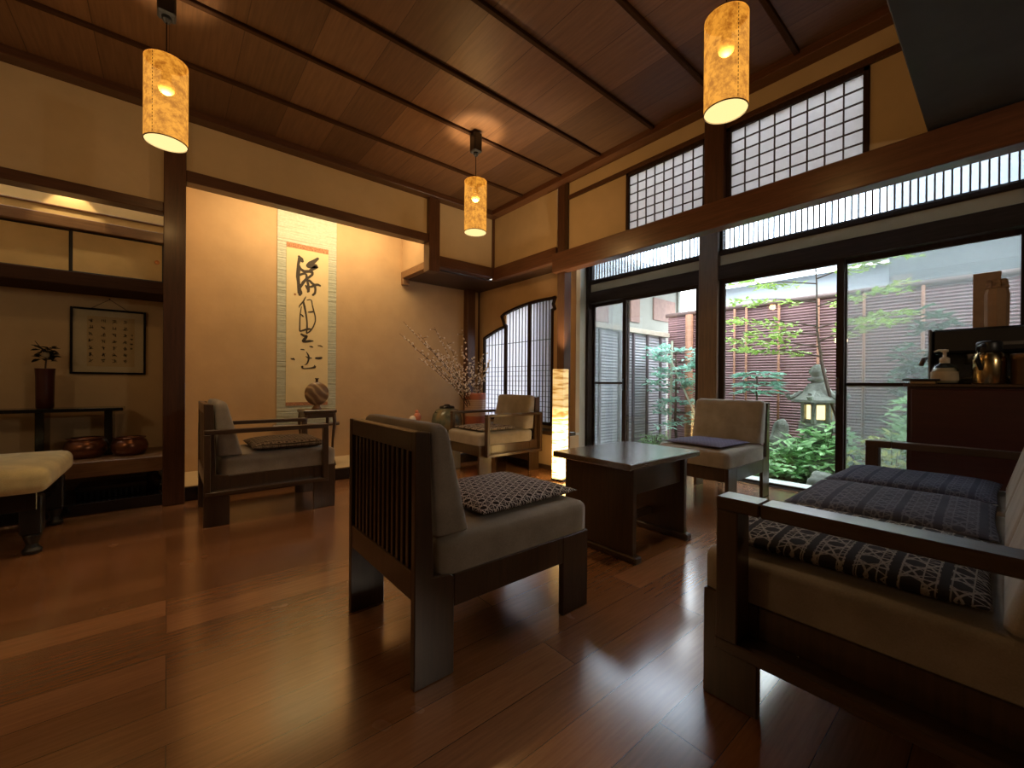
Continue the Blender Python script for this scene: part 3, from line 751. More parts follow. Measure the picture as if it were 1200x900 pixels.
bm = bmesh.new(); bm.from_mesh(vs.data); bmesh.ops.holes_fill(bm, edges=[e for e in bm.edges if e.is_boundary]); bm.to_mesh(vs.data); bm.free()
tag(vs, 'tall terracotta vase with a striped band holding the flowering branches', 'vase')
rnd = random.Random(3)
brs = thing('flowering_branches', 'spray of thin branches with white buds in the terracotta vase', 'branches', (VX, VY, .55))
bb = NB(); bd = NB()
tips = [(-.92, -.12, .82), (-.80, .1, .98), (-.70, -.2, .75), (-.62, .16, .88), (-.55, -.05, .70), (-.50, .2, .62), (-.45, .1, .95), (-.40, -.2, .58), (-.34, .05, .80), (-.30, .2, .66), (-.25, -.1, .72),
        (-.12, .1, .98), (-.10, -.1, .62), (-.04, .05, .60), (.02, -.1, .58), (.06, -.06, .98 * .7), (-.2, .0, .55), (-.65, .05, .60), (.1, -.15, .62), (-.58, -.25, .66)]
for tx, ty, tz in tips:
    p0 = Vector((rnd.uniform(-.05, .05), rnd.uniform(-.05, .05), -.2)); p3 = Vector((tx * 1.12, ty * 1.0, tz * 1.03))
    p1 = Vector((p0.x + tx * .05, ty * .1, .18)); p2 = p3 * .55 + Vector((0, 0, .08 * rnd.uniform(.3, 1.4)))
    pts = []
    for i in range(15):
        t = i / 14; q = (1 - t) ** 3 * p0 + 3 * (1 - t) ** 2 * t * p1 + 3 * (1 - t) * t * t * p2 + t ** 3 * p3
        q += Vector((rnd.uniform(-1, 1), rnd.uniform(-1, 1), rnd.uniform(-1, 1))) * .008 * (t > .2)
        pts.append(q)
    tube(bb, pts, [.0065 * (1 - .75 * i / 14) for i in range(15)], 5)
    nb = rnd.randint(20, 30)
    for j in range(nb):
        t = .38 + .6 * (j + rnd.random()) / nb; i = min(13, int(t * 14)); q = pts[i].lerp(pts[i + 1], t * 14 - i)
        if rnd.random() < .3:
            d = Vector((rnd.uniform(-1, 1), rnd.uniform(-1, 1), rnd.uniform(-.2, 1))).normalized() * rnd.uniform(.03, .07)
            tube(bb, [q, q + d * .6 + Vector((0, 0, .004)), q + d], [.0028, .002, .0015], 4); q = q + d
        r = rnd.uniform(.009, .0145)
        d = Vector((rnd.uniform(-1, 1), rnd.uniform(-1, 1), rnd.uniform(-.4, 1))).normalized()
        bmesh.ops.create_icosphere(bd, subdivisions=1, radius=r, matrix=Matrix.Translation(q + d * r * .8) @ d.to_track_quat('Z', 'Y').to_matrix().to_4x4() @ Matrix.Diagonal((.75, .75, 1.35, 1)))
obj('twigs', bb, flat('dark_bark', (.06, .035, .022), .8), brs)
bud = obj('buds', bd, flat('white_buds', (.80, .68, .55), .8, 0, .15, 60), brs, True); bud['kind'] = 'stuff'
od = thing('low_stand', 'small wooden stand under the pink ornament in the alcove', 'stand', (2.15, 4.28, .1))
obj('top', bx(-.1, .1, -.08, .08, .31, .335), M['dark_wood_x'], od)
for x in (-.085, .085):
    for y in (-.065, .065): obj('leg', bx(x - .01, x + .01, y - .01, y + .01, 0, .31), M['dark_wood'], od)
og = thing('pink_ornament', 'small pink and white ornament on a stand in the alcove', 'ornament', (2.15, 4.28, .435))
bm = NB(); bmesh.ops.create_uvsphere(bm, u_segments=20, v_segments=12, radius=1, matrix=Matrix.Translation((-.03, 0, .045)) @ Matrix.Diagonal((.045, .035, .045, 1)))
obj('white_body', bm, flat('white_glaze', (.75, .66, .55), .4), og, True)
bm = NB(); bmesh.ops.create_uvsphere(bm, u_segments=20, v_segments=12, radius=1, matrix=Matrix.Translation((.025, 0, .062)) @ Matrix.Diagonal((.045, .04, .062, 1)))
bmesh.ops.create_uvsphere(bm, u_segments=14, v_segments=10, radius=.02, matrix=Matrix.Translation((.02, 0, .13)))
obj('pink_body', bm, flat('pink_glaze', (.62, .22, .12), .4), og, True)

# ================================================================ shelf recess at left
cp = thing('wall_cupboard', 'gold-papered wall cupboard with two sliding doors over the framed writing', 'cupboard', (0, 4.2, 1.645))
obj('case', bx(XL, -.014, .03, .34, .0, .30, bv=0), M['dark_wood_x'], cp)
for x0, x1, y in ((-.525, -.02, -.03), (-1.03, -.515, -.012), (-1.53, -1.02, -.03), (-2.03, -1.52, -.012)):
    d = obj('sliding_door', bx(x0, x1, y, y + .016, .008, .295, bv=.001), M['gold_paper'], cp)
    fr = NB()
    for a in ((x0, x1, .006, .014), (x0, x1, .288, .296)): box(fr, a[0], a[1], y - .003, y + .014, a[2], a[3])
    for xx in (x0, x1 - .016): box(fr, xx, xx + .016, y - .003, y + .014, .006, .296)
    obj('door_frame', fr, M['blacksoft'], d)
    px = x1 - .045 if y < -.02 else x0 + .045
    pl = NB(); lathe(pl, [(.016, 0), (.016, .004), (.011, .004), (.009, .001)], 18)
    bmesh.ops.transform(pl, matrix=Matrix.Translation((px, y - .001, .155)) @ Matrix.Rotation(PI / 2, 4, 'X'), verts=pl.verts[:])
    obj('finger_pull', pl, M['copper'], d)

fr = thing('framed_writing', 'small dark-framed sheet of brush writing hung in the shelf recess', 'frame', (-.352, 4.535, 1.2))
f = NB()
for a in ((-.215, -.2, -.255, .255), (.2, .215, -.255, .255)): box(f, a[0], a[1], -.012, .012, a[2], a[3])
for a in ((-.2, .2, -.255, -.24), (-.2, .2, .24, .255)): box(f, a[0], a[1], -.012, .012, a[2], a[3])
obj('frame', f, M['black'], fr)
obj('mat_board', bx(-.2, .2, .004, .008, -.24, .24, bv=0), flat('mat_board', (.66, .56, .40), .8, 0, .05), fr)
obj('sheet', bx(-.125, .145, .002, .004, -.195, .195, bv=0), flat('writing_sheet', (.62, .47, .28), .85, 0, .05), fr)
wr = NB(); rnd = random.Random(11)
cell_x = [-.105, -.035, .028, .09]; cell_z = [.16, .107, .055, .003, -.05, -.102, -.15]
def glyph(cx, cz, s):
    for _ in range(rnd.randint(4, 6)):
        if rnd.random() < .55: P = [(cx + rnd.uniform(-.9, -.3) * s, cz + rnd.uniform(-.9, .9) * s, .0036), (cx + rnd.uniform(.3, .9) * s, cz + rnd.uniform(-.9, .9) * s, .0034)]
        else:
            xx = cx + rnd.uniform(-.6, .6) * s; P = [(xx, cz + rnd.uniform(.3, .95) * s, .0038), (xx + rnd.uniform(-.3, .3) * s, cz - rnd.uniform(.2, .95) * s, .0034)]
        stroke_mesh(wr, P, .0015)
for x in cell_x:
    for z in cell_z: glyph(x, z, .0155)
for z in (.058, .026, -.012, -.045): glyph(.14 - .012, z, .009)
obj('writing', wr, M['ink'], fr)
obj('glass', bx(-.2, .2, -.004, -.002, -.24, .24, bv=0), M['glass'], fr)
cd = NB(); tube(cd, [(-.11, .01, .25), (0.0, .012, .335), (.11, .01, .25)], .0022, 6)
obj('hanging_cord', cd, M['dark_wood'], fr)
nl = NB(); tube(nl, [(0, .015, .332), (0, -.006, .336)], .004, 8); obj('nail', nl, M['black'], fr)

lt = thing('lacquer_table', 'long low black lacquer shelf table standing on the ledge under the frame', 'table', (-.9, 4.36, .345))
obj('top', bx(-1.1, .645, -.12, .12, .325, .35), M['black'], lt)
for x in (-1.02, .225, .565):
    obj('leg', bx(x - .022, x + .022, -.1, .1, 0, .325), M['black'], lt)
m, nt, b = new_mat('hammered_copper'); M_c = m
b.inputs['Base Color'].default_value = (.22, .095, .05, 1); b.inputs['Metallic'].default_value = .85; b.inputs['Roughness'].default_value = .28
bump(nt, b, noise(nt, coords(nt), 40), .15, .004); M['copper2'] = m
def bowl(label, x, y, s, hgt):
    r = thing('copper_bowl', label, 'bowl', (x, y, .345), 0, 'copper bowls on the ledge')
    obj('body', lathe(NB(), [(.07 * s, 0), (.088 * s, .008), (.107 * s, hgt * .35), (.109 * s, hgt * .55), (.098 * s, hgt * .82), (.083 * s, hgt * .9), (.083 * s, hgt * .93), (.092 * s, hgt * .97), (.092 * s, hgt), (.078 * s, hgt), (.074 * s, hgt * .9), (.09 * s, hgt * .5), (.06 * s, .015)], 36, cap=True), M['copper2'], r, True)
    obj('rim', lathe(NB(), [(.081 * s, hgt * .93), (.096 * s, hgt * .955), (.097 * s, hgt * 1.0), (.092 * s, hgt * 1.02), (.078 * s, hgt * 1.01)], 36, cap=False), M['copper2'], r, True)
bowl('squat copper bowl nearer the cream stool, left of the pair on the ledge', -.448, 4.22, 1.04, .14)
bowl('squat dark copper bowl beside the great post, right of the pair on the ledge', -.215, 4.2, .97, .13)
va = obj('red_vase', lathe(NB(), [(.038, 0), (.045, .006), (.046, .11), (.047, .22), (.05, .275), (.052, .283), (.044, .283), (.04, .26)], 28), flat('dark_red_lacquer', (.055, .009, .006), .35), None, True, (-.665, 4.36, .695))
tag(va, 'slim dark red vase on the black lacquer table', 'vase')
fa = thing('flower_sprig', 'dark leafy sprig with one white flower above the red vase', 'flowers', (-.665, 4.36, .945))
tw = NB(); rnd = random.Random(5)
tube(tw, [(0, 0, 0), (.005, 0, .1), (-.01, 0, .16), (-.05, .01, .225)], [.005, .005, .004, .002], 6); tube(tw, [(0, 0, .1), (.03, .01, .15)], [.004, .002], 6)
obj('stem', tw, M['dark_wood'], fa)
lf = NB()
def leaf(bm, p, d, L, W, fold=.25):
    d = d.normalized(); ref = Vector((0, 0, 1)) if abs(d.z) < .9 else Vector((1, 0, 0))
    s = d.cross(ref).normalized(); u = s.cross(d)
    P = [p, p + d * L * .35 + s * W * .5 + u * W * fold, p + d * L * .7 + s * W * .38 + u * W * fold * .7, p + d * L, p + d * L * .7 - s * W * .38 + u * W * fold * .7, p + d * L * .35 - s * W * .5 + u * W * fold, p + d * L * .5]
    V = [bm.verts.new(q) for q in P]
    for f in ((0, 1, 6), (1, 2, 6), (2, 3, 6), (3, 4, 6), (4, 5, 6), (5, 0, 6)): bm.faces.new([V[i] for i in f])
for i in range(46):
    a = rnd.uniform(0, 2 * PI); p = Vector((rnd.uniform(-.04, .04), rnd.uniform(-.025, .025), rnd.uniform(.08, .18)))
    leaf(lf, p, Vector((math.cos(a), .5 * math.sin(a), rnd.uniform(-.5, .4))), rnd.uniform(.035, .055), .034)
obj('leaves', lf, flat('dark_camellia_leaf', (.012, .018, .012), .4), fa)
fw = NB(); bmesh.ops.create_icosphere(fw, subdivisions=2, radius=.021, matrix=Matrix.Translation((.008, -.045, .125)))
obj('flower', fw, flat('pale_petal', (.30, .27, .2), .7), fa, True)
bxk = thing('lacquer_box', 'flat black lacquer box on the floor under the ledge', 'box', (-.32, 4.2, .06))
obj('body', bx(-.16, .2, -.1, .1, 0, .065), M['black'], bxk); obj('lid', bx(-.165, .205, -.105, .105, .065, .095), M['black'], bxk)
rb = NB()
for i in range(12): x = -.15 + i * .03; box(rb, x, x + .012, -.104, -.1, .008, .06)
obj('ribs', rb, M['blacksoft'], bxk)
bp = obj('brown_pot', lathe(NB(), [(.035, 0), (.05, .03), (.055, .07), (.045, .10), (.03, .115), (.034, .13), (.025, .13)], 24), flat('brown_glaze', (.09, .04, .02), .25), None, True, (-.085, 4.24, .06))
tag(bp, 'small glossy brown pot beside the black box under the ledge', 'pot')

# ================================================================ lamps
def pendant(label, x, y, first=None):
    if first: return dup(first, (x, y, 2.08), 0, label, 'amber pendant lamps')
    t = thing('pendant_lamp', label, 'lamp', (x, y, 2.08), 0, 'amber pendant lamps')
    R0, R1, Hh = .087, .0845, .40
    bm = lathe(NB(), [(R0, 0), (R0, Hh * .5), (R0, Hh)], 48, cap=False)
    bm.normal_update()
    if bm.faces[:][0].normal.dot(bm.faces[:][0].calc_center_median() * Vector((1, 1, 0)) if False else Vector((bm.faces[:][0].calc_center_median().x, bm.faces[:][0].calc_center_median().y, 0))) < 0:
        bmesh.ops.reverse_faces(bm, faces=bm.faces[:])
    me = bpy.data.meshes.new('lamp_shade'); bm.to_mesh(me); bm.free()
    me.materials.append(M['shade'])
    for p in me.polygons: p.use_smooth = True
    o = bpy.data.objects.new('lamp_shade', me); COL.objects.link(o); o.parent = t
    for z in (0, Hh):
        rim = NB(); lathe(rim, [(R1, z - .002), (R0 + .001, z - .002), (R0 + .001, z + .002), (R1, z + .002)], 48, cap=False)
        obj('rim', rim, M['ledge'], o)
    s = NB()
    for i in range(24): z = .01 + i * .0162; box(s, R0 * math.cos(-2.2) - .0012, R0 * math.cos(-2.2) + .0012, R0 * math.sin(-2.2) - .0016, R0 * math.sin(-2.2) + .0004, z, z + .009, bv=0)
    obj('stitching', s, M['dark_wood'], o)
    bm = NB(); bmesh.ops.create_uvsphere(bm, u_segments=20, v_segments=14, radius=.034, matrix=Matrix.Translation((0, 0, .275)))
    obj('bulb', bm, M['bulb'], t, True)
    c = lathe(NB(), [(.02, .30), (.022, .34), (.012, .36)], 16); tube(c, [(0, 0, .35), (0, 0, .60)], .003, 8)
    for a in range(3): ca, sa = math.cos(a * 2.094), math.sin(a * 2.094); tube(c, [(ca * .012, sa * .012, .385), (ca * R1, sa * R1, .385)], .0015, 6)
    obj('cord', c, M['black'], t)
    cb = NB(); box(cb, -.037, .037, -.037, .037, .625, .775, bv=.008); lathe(cb, [(.012, .598), (.02, .61), (.022, .63)], 16)
    obj('ceiling_box', cb, M['blacksoft'], t)
    return t
pd = pendant('amber pendant lamp by the great alcove post, at upper left', -.01, 2.69)
pendant('amber pendant lamp farthest back, in the alcove corner', 1.855, 2.69, pd)
pendant('amber pendant lamp nearest the lattice windows, at upper right', 1.85, .79, pd)

# washi floor lamp
m, nt, b = new_mat('crinkled_washi_shade'); M['washi'] = m
f = noise(nt, coords(nt, scale=(4, 4, 34)), 1.6, 2, .6)
nt.links.new(ramp(nt, f, [(.40, (.40, .19, .035)), (.50, (.95, .58, .19)), (.66, (1.0, .72, .32))]), b.inputs['Emission Color']); b.inputs['Base Color'].default_value = (.8, .6, .3, 1)
x, y, z = xyz(nt)
# the bulbs sit in the lower half of the tall shade
d1 = (z - .22).abs(); 
st_ = (d1 * -18.0 + 9.0).mx(.66)
nt.links.new(st_.k, b.inputs['Emission Strength'])
bump(nt, b, f, .5, .006)
fl_ = thing('floor_lamp', 'tall glowing crinkled-paper floor lamp beside the corner post', 'lamp', (2.805, 2.66, 0), .25)
bm = NB(); hw_ = .055
prism(bm, [(-hw_, -hw_), (hw_, -hw_), (hw_, hw_), (-hw_, hw_)], 'z', .02, 1.03, .004)
obj('paper_shade', bm, M['washi'], fl_)
obj('base', bx(-.06, .06, -.06, .06, 0, .02), M['black'], fl_)
cr = NB(); tube(cr, [(-.06, .03, .006), (-.14, .10, .004), (-.24, .08, .004), (-.3, .18, .004), (-.2, .3, .004), (0.02, .33, .004)], .0035, 6)
obj('power_cord', cr, M['black'], fl_)

# ================================================================ coffee corner
cab = thing('cabinet', 'dark red-brown cabinet in the shadow behind the sofa, holding the coffee things', 'cabinet', (3.72, -.13, 0))
m_red = wood('dark_red_lacquer_wood', (.032, .006, .005), (.05, .010, .008), 'y', .35, 4, .2)
obj('body', bx(-.29, .33, -.52, .52, .05, .895), m_red, cab); obj('top', bx(-.31, .35, -.535, .535, .895, .912), M['dark_wood'], cab)
obj('plinth', bx(-.27, .31, -.5, .5, 0, .05), M['black'], cab)
for y0, y1, hy in ((-.5, -.005, -.05), (.005, .5, .05)):
    d = obj('door', bx(-.306, -.29, y0, y1, .08, .88), m_red, cab)
    obj('handle', bx(-.318, -.306, hy - .008, hy + .008, .42, .52), M['black'], d)
ZC = .912
cm = thing('coffee_machine', 'black espresso machine on the dark red cabinet', 'coffee machine', (3.78, .035, ZC))
steel = flat('brushed_grey_metal', (.22, .22, .22), .35, .9)
obj('housing', bx(-.12, .2, -.42, .27, .19, .335, bv=.012), M['blacksoft'], cm)
obj('back_panel', bx(.06, .2, -.42, .27, .03, .19), M['blacksoft'], cm)
obj('base', bx(-.16, .2, -.42, .27, 0, .03, bv=.006), M['blacksoft'], cm)
obj('side_panel', bx(-.14, .2, .27, .285, .0, .34, bv=.006), steel, cm)
obj('side_panel', bx(-.14, .2, -.435, -.42, .0, .34, bv=.006), steel, cm)
obj('badge', bx(-.124, -.12, -.09, .03, .225, .245), steel, cm)
gh = NB(); lathe(gh, [(.036, .12), (.036, .17), (.045, .19)], 20, (-.04, .1, 0)); obj('group_head', gh, steel, cm, True)
hd = NB(); tube(hd, [(-.04, .29, .17), (-.1, .31, .155), (-.13, .315, .12)], [.012, .014, .012], 10); obj('steam_knob', hd, M['dark_wood'], cm, True)
obj('drip_tray', bx(-.155, .06, -.3, .2, .03, .042), steel, cm)
tr = obj('cork_coaster', bx(3.43, 3.55, .27, .38, ZC, ZC + .018), flat('cork', (.30, .19, .09), .9), None); tag(tr, 'small pale cork stand at the cabinet corner under a black lid', 'coaster')
tl = obj('black_plate', bx(3.42, 3.53, .25, .41, ZC + .0185, ZC + .03), M['blacksoft'], None); tag(tl, 'thin black tray on the cork stand at the cabinet corner', 'tray')
sp = thing('soap_dispenser', 'clear pump bottle of sanitiser in front of the espresso machine', 'bottle', (3.49, .238, ZC))
liq = flat('pale_liquid', (.36, .30, .20), .25)
obj('bottle', lathe(NB(), [(.052, 0), (.058, .006), (.058, .075), (.048, .10), (.024, .118), (.02, .125)], 28), M['clear'], sp, True)
obj('liquid', lathe(NB(), [(.05, .006), (.054, .01), (.054, .07), (.045, .094)], 28), liq, sp, True)
obj('paper_label', lathe(NB(), [(.0588, .02), (.0588, .072)], 28, cap=False), flat('label_paper', (.42, .34, .22), .8), sp, True)
pm = lathe(NB(), [(.022, .122), (.022, .15), (.014, .156), (.008, .158), (.008, .185), (.016, .188), (.016, .2), (.004, .203)], 20)
tube(pm, [(0, 0, .195), (-.02, .025, .197), (-.03, .04, .188)], [.007, .006, .005], 8)
obj('pump', pm, flat('cream_plastic', (.55, .47, .36), .5), sp, True)
th = thing('vacuum_flask', 'steel and gold vacuum flask with black lid on the cabinet', 'flask', (3.48, .068, ZC))
steelg = new_mat('gold_steel'); g_ = steelg[2]; g_.inputs['Base Color'].default_value = (.45, .33, .16, 1); g_.inputs['Metallic'].default_value = 1; g_.inputs['Roughness'].default_value = .22
obj('body', lathe(NB(), [(.062, 0), (.065, .005), (.065, .13), (.055, .165), (.045, .18)], 32), steelg[0], th, True)
obj('lid', lathe(NB(), [(.048, .178), (.05, .185), (.05, .225), (.045, .235), (.02, .24)], 28), M['blacksoft'], th, True)
h_ = NB(); tube(h_, [(-.045, .02, .215), (-.085, .035, .20), (-.09, .038, .13), (-.06, .028, .08)], [.012, .011, .011, .009], 10); obj('handle', h_, M['blacksoft'], th, True)
t2 = obj('tin_canister', lathe(NB(), [(.05, 0), (.052, .004), (.052, .13), (.054, .132), (.054, .16), (.05, .164)], 28), flat('old_brass', (.16, .09, .04), .4, .7), None, True, (3.49, -.06, ZC)); tag(t2, 'dull brass tin at the right end of the cabinet top', 'tin')
# kraft paper bag of cups standing on the machine
kb = thing('paper_bag', 'tall kraft paper bag with a folded top on the espresso machine', 'bag', (3.73, .045, ZC + .336))
kraft = flat('kraft_paper', (.30, .18, .095), .85, 0, .12, 12, .1)
bm = NB(); lathe(bm, [(.046, 0), (.048, .01), (.05, .19), (.043, .225), (.038, .24)], 8)
obj('bag', bm, kraft, kb)
bm = NB()
for i in range(8):
    a = i * PI / 4
    prism(bm, [(-.018, 0), (.018, 0), (.015, .05), (-.010, .05)], 'y', -.003, .003, 0)
    bmesh.ops.transform(bm, matrix=Matrix.Rotation(a, 4, 'Z') @ Matrix.Translation((0, .044, .225)) @ Matrix.Rotation(.12, 4, 'X'), verts=bm.verts[-8:])
obj('folded_top', bm, flat('patterned_kraft', (.24, .14, .07), .8, 0, .5, 45), kb)
cb_ = obj('cardboard_sheet', bx(3.93, 3.945, .03, .147, ZC + .336, ZC + .70), flat('cardboard', (.27, .16, .085), .9), None); tag(cb_, 'upright brown cardboard sheet behind the kraft paper bag', 'cardboard')
# ================================================================ garden beyond the glass
GZ = -.12
m, nt, b = new_mat('mossy_ground')
f = noise(nt, coords(nt), 2.2, 5)
nt.links.new(ramp(nt, f, [(.35, (.09, .075, .055)), (.55, (.10, .13, .05)), (.7, (.16, .15, .12))]), b.inputs['Base Color']); b.inputs['Roughness'].default_value = .95
bump(nt, b, noise(nt, coords(nt), 30), .6, .02)
g_ = struct('floor_garden', bx(4.6, 9.5, -4, 8, GZ - .1, GZ, bv=0), m)
struct('floor_ledge', bx(4.23, 4.6, -3, 3.5, -.25, -.03, bv=.006), flat('pale_concrete', (.62, .66, .66), .8, 0, .1, 9, .2))

def cane_panel(name, axis, c, a0, a1, z0, z1, mat, pitch, parent):
    """a screen of horizontal bamboo canes: one panel"""
    bm = NB(); n = int((z1 - z0) / pitch)
    for i in range(n):
        z = z0 + (i + .5) * pitch; r = pitch * .47
        P = [(c + .0, a0, z), (c + .0, a1, z)] if axis == 'y' else [(a0, c, z), (a1, c, z)]
        tube(bm, P, r, 6, False)
    if axis == 'y': box(bm, c + .005, c + .02, a0, a1, z0, z1, bv=0)
    else: box(bm, a0, a1, c + .005, c + .02, z0, z1, bv=0)
    return obj('cane_panel', bm, mat, parent)
def cane_mat(name, c):
    m, nt, b = new_mat(name)
    x, y, z = xyz(nt)
    r = (z * 21.7).floor()
    n = noise(nt, coords(nt, scale=(1.5, 1.5, 40)), 1.5, 3)
    nt.links.new(ramp(nt, n, [(.3, tuple(k * .6 for k in c)), (.7, tuple(min(1, k * 1.25) for k in c))]), b.inputs['Base Color'])
    b.inputs['Roughness'].default_value = .6
    return m
FX, FY = 6.4, 3.62
rf = thing('bamboo_fence', 'red-brown cane fence across the back of the garden', 'fence', (0, 0, GZ))
Z = lambda z: z - GZ
cane_panel('p', 'y', FX, -2.5, FY, .06, Z(2.0), cane_mat('red_brown_cane', (.31, .175, .185)), .036, rf)
pm_ = cane_mat('tan_bamboo', (.36, .17, .10))
for y in (3.24, 2.56, 2.4, 1.99, 1.55, 1.1, .6, .1, -.5):
    p = NB(); tube(p, [(FX - .05, y, 0), (FX - .05, y, Z(2.0))], (.016 if y != 3.24 else .06), 8); obj('post', p, pm_, rf, True)
p = NB(); tube(p, [(FX - .02, -2.5, Z(2.02)), (FX - .02, FY + .03, Z(2.03))], .035, 10); obj('top_pole', p, cane_mat('weathered_pole', (.17, .11, .10)), rf, True)
lf_ = thing('screen_fence', 'grey weathered screen fence along the left side of the garden', 'fence', (0, 0, GZ))
cane_panel('p', 'x', FY, 4.3, FX - .09, .06, Z(1.66), cane_mat('grey_weathered_cane', (.50, .48, .53)), .042, lf_)
for x in (4.55, 5.0, 5.35, 5.72, 6.1):
    obj('post', bx(x - .018, x + .018, FY - .05, FY - .018, 0, Z(1.66)), flat('grey_brown_post', (.13, .10, .11), .7), lf_)
obj('cap', bx(4.25, FX - .09, FY - .07, FY + .07, Z(1.66), Z(1.73)), flat('pale_cap_board', (.5, .42, .34), .7), lf_)
# neighbouring houses
hs = thing('neighbour_house', 'cream neighbouring house with brown panels and grey eaves beyond the left fence', 'house', (0, 0, GZ))
cream = flat('cream_stucco', (.30, .29, .25), .9, 0, .05, 4); brn = flat('brown_timber_panel', (.26, .15, .12), .7, 0, .15, 12); roofm = flat('slate_blue_roof', (.20, .23, .29), .5, 0, .1, 8)
HY = 4.75
obj('wall', bx(5.1, 8.78, HY, HY + 2.5, 0, Z(3.1), bv=0), cream, hs)
for x0, x1, z0, z1 in ((5.5, 6.25, 2.02, 2.5), (6.95, 7.25, 2.12, 2.6), (7.76, 8.62, 2.24, 2.70)): obj('timber_panel', bx(x0, x1, HY - .03, HY, Z(z0), Z(z1)), brn, hs)
obj('band', bx(5.1, 8.8, HY - .05, HY, Z(1.72), Z(1.80)), flat('grey_band', (.35, .34, .36), .7), hs)
obj('corner_post', bx(8.72, 8.82, HY - .05, HY + .05, 0, Z(3.1)), cream, hs)
rfm = NB()
prism(rfm, [(HY - .55, Z(2.98)), (HY + 3.2, Z(4.3)), (HY + 3.2, Z(4.4)), (HY - .55, Z(3.06))], 'x', 4.9, 9.9, 0)
obj('roof', rfm, roofm, hs); obj('gutter', bx(4.9, 9.9, HY - .62, HY - .55, Z(2.96), Z(3.04)), flat('pale_gutter', (.6, .64, .7), .5), hs)
wb = thing('white_building', 'pale blue-white corrugated building rising behind the cane fence', 'building', (0, 0, GZ))
wm = NB()
pal = flat('pale_corrugated_sheet', (.62, .68, .74), .6, 0, .05, 2)
box(wm, 8.3, 8.6, 1.15, 3.9, 0, Z(2.75), bv=0); obj('wall', wm, pal, wb)
rw = NB(); prism(rw, [(8.0, Z(2.72)), (10.2, Z(3.5)), (10.2, Z(3.6)), (8.0, Z(2.79))], 'y', 1.1, 3.85, 0); obj('roof', rw, pal, wb)
gb = thing('grey_building', 'tall plain grey building beyond the right end of the garden', 'building', (0, 0, GZ))
obj('wall', bx(7.2, 8.9, -3.5, 1.0, 0, Z(4.4), bv=0), flat('blue_grey_wall', (.16, .18, .19), .85, 0, .08, 2), gb)
obj('parapet', bx(7.15, 9, -3.5, 1.05, Z(4.4), Z(4.5)), flat('blue_grey_coping', (.14, .16, .17), .85), gb)

stone_m, nt, b = new_mat('lichened_granite')
f = noise(nt, coords(nt), 5, 6, .65)
nt.links.new(ramp(nt, f, [(.32, (.13, .14, .13)), (.5, (.25, .28, .25)), (.68, (.38, .40, .36))]), b.inputs['Base Color']); b.inputs['Roughness'].default_value = .9
bump(nt, b, noise(nt, coords(nt), 24, 5), .6, .02)
def rock(label, name, loc, sx, sy, sz, seed, cat='rock', top=1.0):
    bm = NB(); bmesh.ops.create_icosphere(bm, subdivisions=4, radius=1)
    rn = random.Random(seed); ph = [(Vector((rn.uniform(-1, 1), rn.uniform(-1, 1), rn.uniform(-1, 1))).normalized(), rn.uniform(.55, .9)) for _ in range(9)]
    for v in bm.verts:
        p = v.co.copy()
        for n, d in ph:
            e = p.dot(n) - d
            if e > 0: p -= n * e * .85
        w = 1 + .05 * math.sin(7 * p.x + seed) * math.sin(6 * p.y) + .04 * math.sin(11 * p.z + 2 * p.x)
        v.co = Vector((p.x * sx * w, p.y * sy * w, (p.z * w + .75) * sz))
    o = obj(name, bm, stone_m, None, True, loc); tag(o, label, cat, None); return o
rock('upright mossy standing stone right of the garden-side chair', 'standing_stone', (5.55, 1.71, GZ), .15, .12, .36, 4, 'stone')
rock('broad flat-topped grey boulder under the stone lantern', 'boulder', (4.93, 1.14, GZ), .10, .13, .215, 9)
rock('low pale rock against the veranda ledge by the sofa', 'garden_rock', (4.74, 1.12, GZ), .09, .16, .12, 2)
rock('rounded boulder below the staked shrub at left', 'garden_rock', (5.2, 2.9, GZ), .13, .17, .17, 6)
# stone lantern
ln = thing('stone_lantern', 'mossy stone lantern with a lit window and curled roof', 'lantern', (5.3, 1.295, GZ))
def hexa(bm, prof, seg=6, rot=PI / 6): 
    n0 = len(bm.verts); lathe(bm, prof, seg); bmesh.ops.rotate(bm, verts=bm.verts[n0:] if False else list(bm.verts)[n0:], cent=(0, 0, 0), matrix=Matrix.Rotation(rot, 3, 'Z')); return bm
obj('base', hexa(NB(), [(.19, 0), (.19, .07), (.13, .12)]), stone_m, ln)
obj('shaft', lathe(NB(), [(.09, .11), (.075, .25), (.075, .38), (.085, .48)], 20), stone_m, ln, True)
obj('platform', hexa(NB(), [(.08, .47), (.17, .54), (.17, .60), (.14, .62)]), stone_m, ln)
fb = NB()
for i in range(6):
    a = i * PI / 3; c, s = math.cos(a), math.sin(a); tube(fb, [(c * .125, s * .125, .615), (c * .125, s * .125, .845)], .026, 6)
for z0, z1 in ((.615, .66), (.81, .845)): hexa(fb, [(.125, z0), (.125, z1)], 6, 0)
for a0 in (1, 3, 5): 
    a = a0 * PI / 3 + PI / 6
obj('fire_box', fb, stone_m, ln)
wl = NB(); lathe(wl, [(.095, .655), (.095, .815)], 6)
obj('lit_paper', wl, emit('lantern_glow', (1.0, .70, .28), 2.2), ln)
rf_ = NB(); hexa(rf_, [(.235, .84), (.24, .865), (.19, .90), (.13, .96), (.085, 1.035), (.05, 1.05)], 6, 0)
for i in range(6):
    a = i * PI / 3; c, s = math.cos(a), math.sin(a)
    tube(rf_, [(c * .14, s * .14, .95), (c * .21, s * .21, .895), (c * .25, s * .25, .885), (c * .272, s * .272, .905), (c * .262, s * .262, .93)], [.02, .026, .03, .03, .02], 8)
obj('roof', rf_, stone_m, ln)
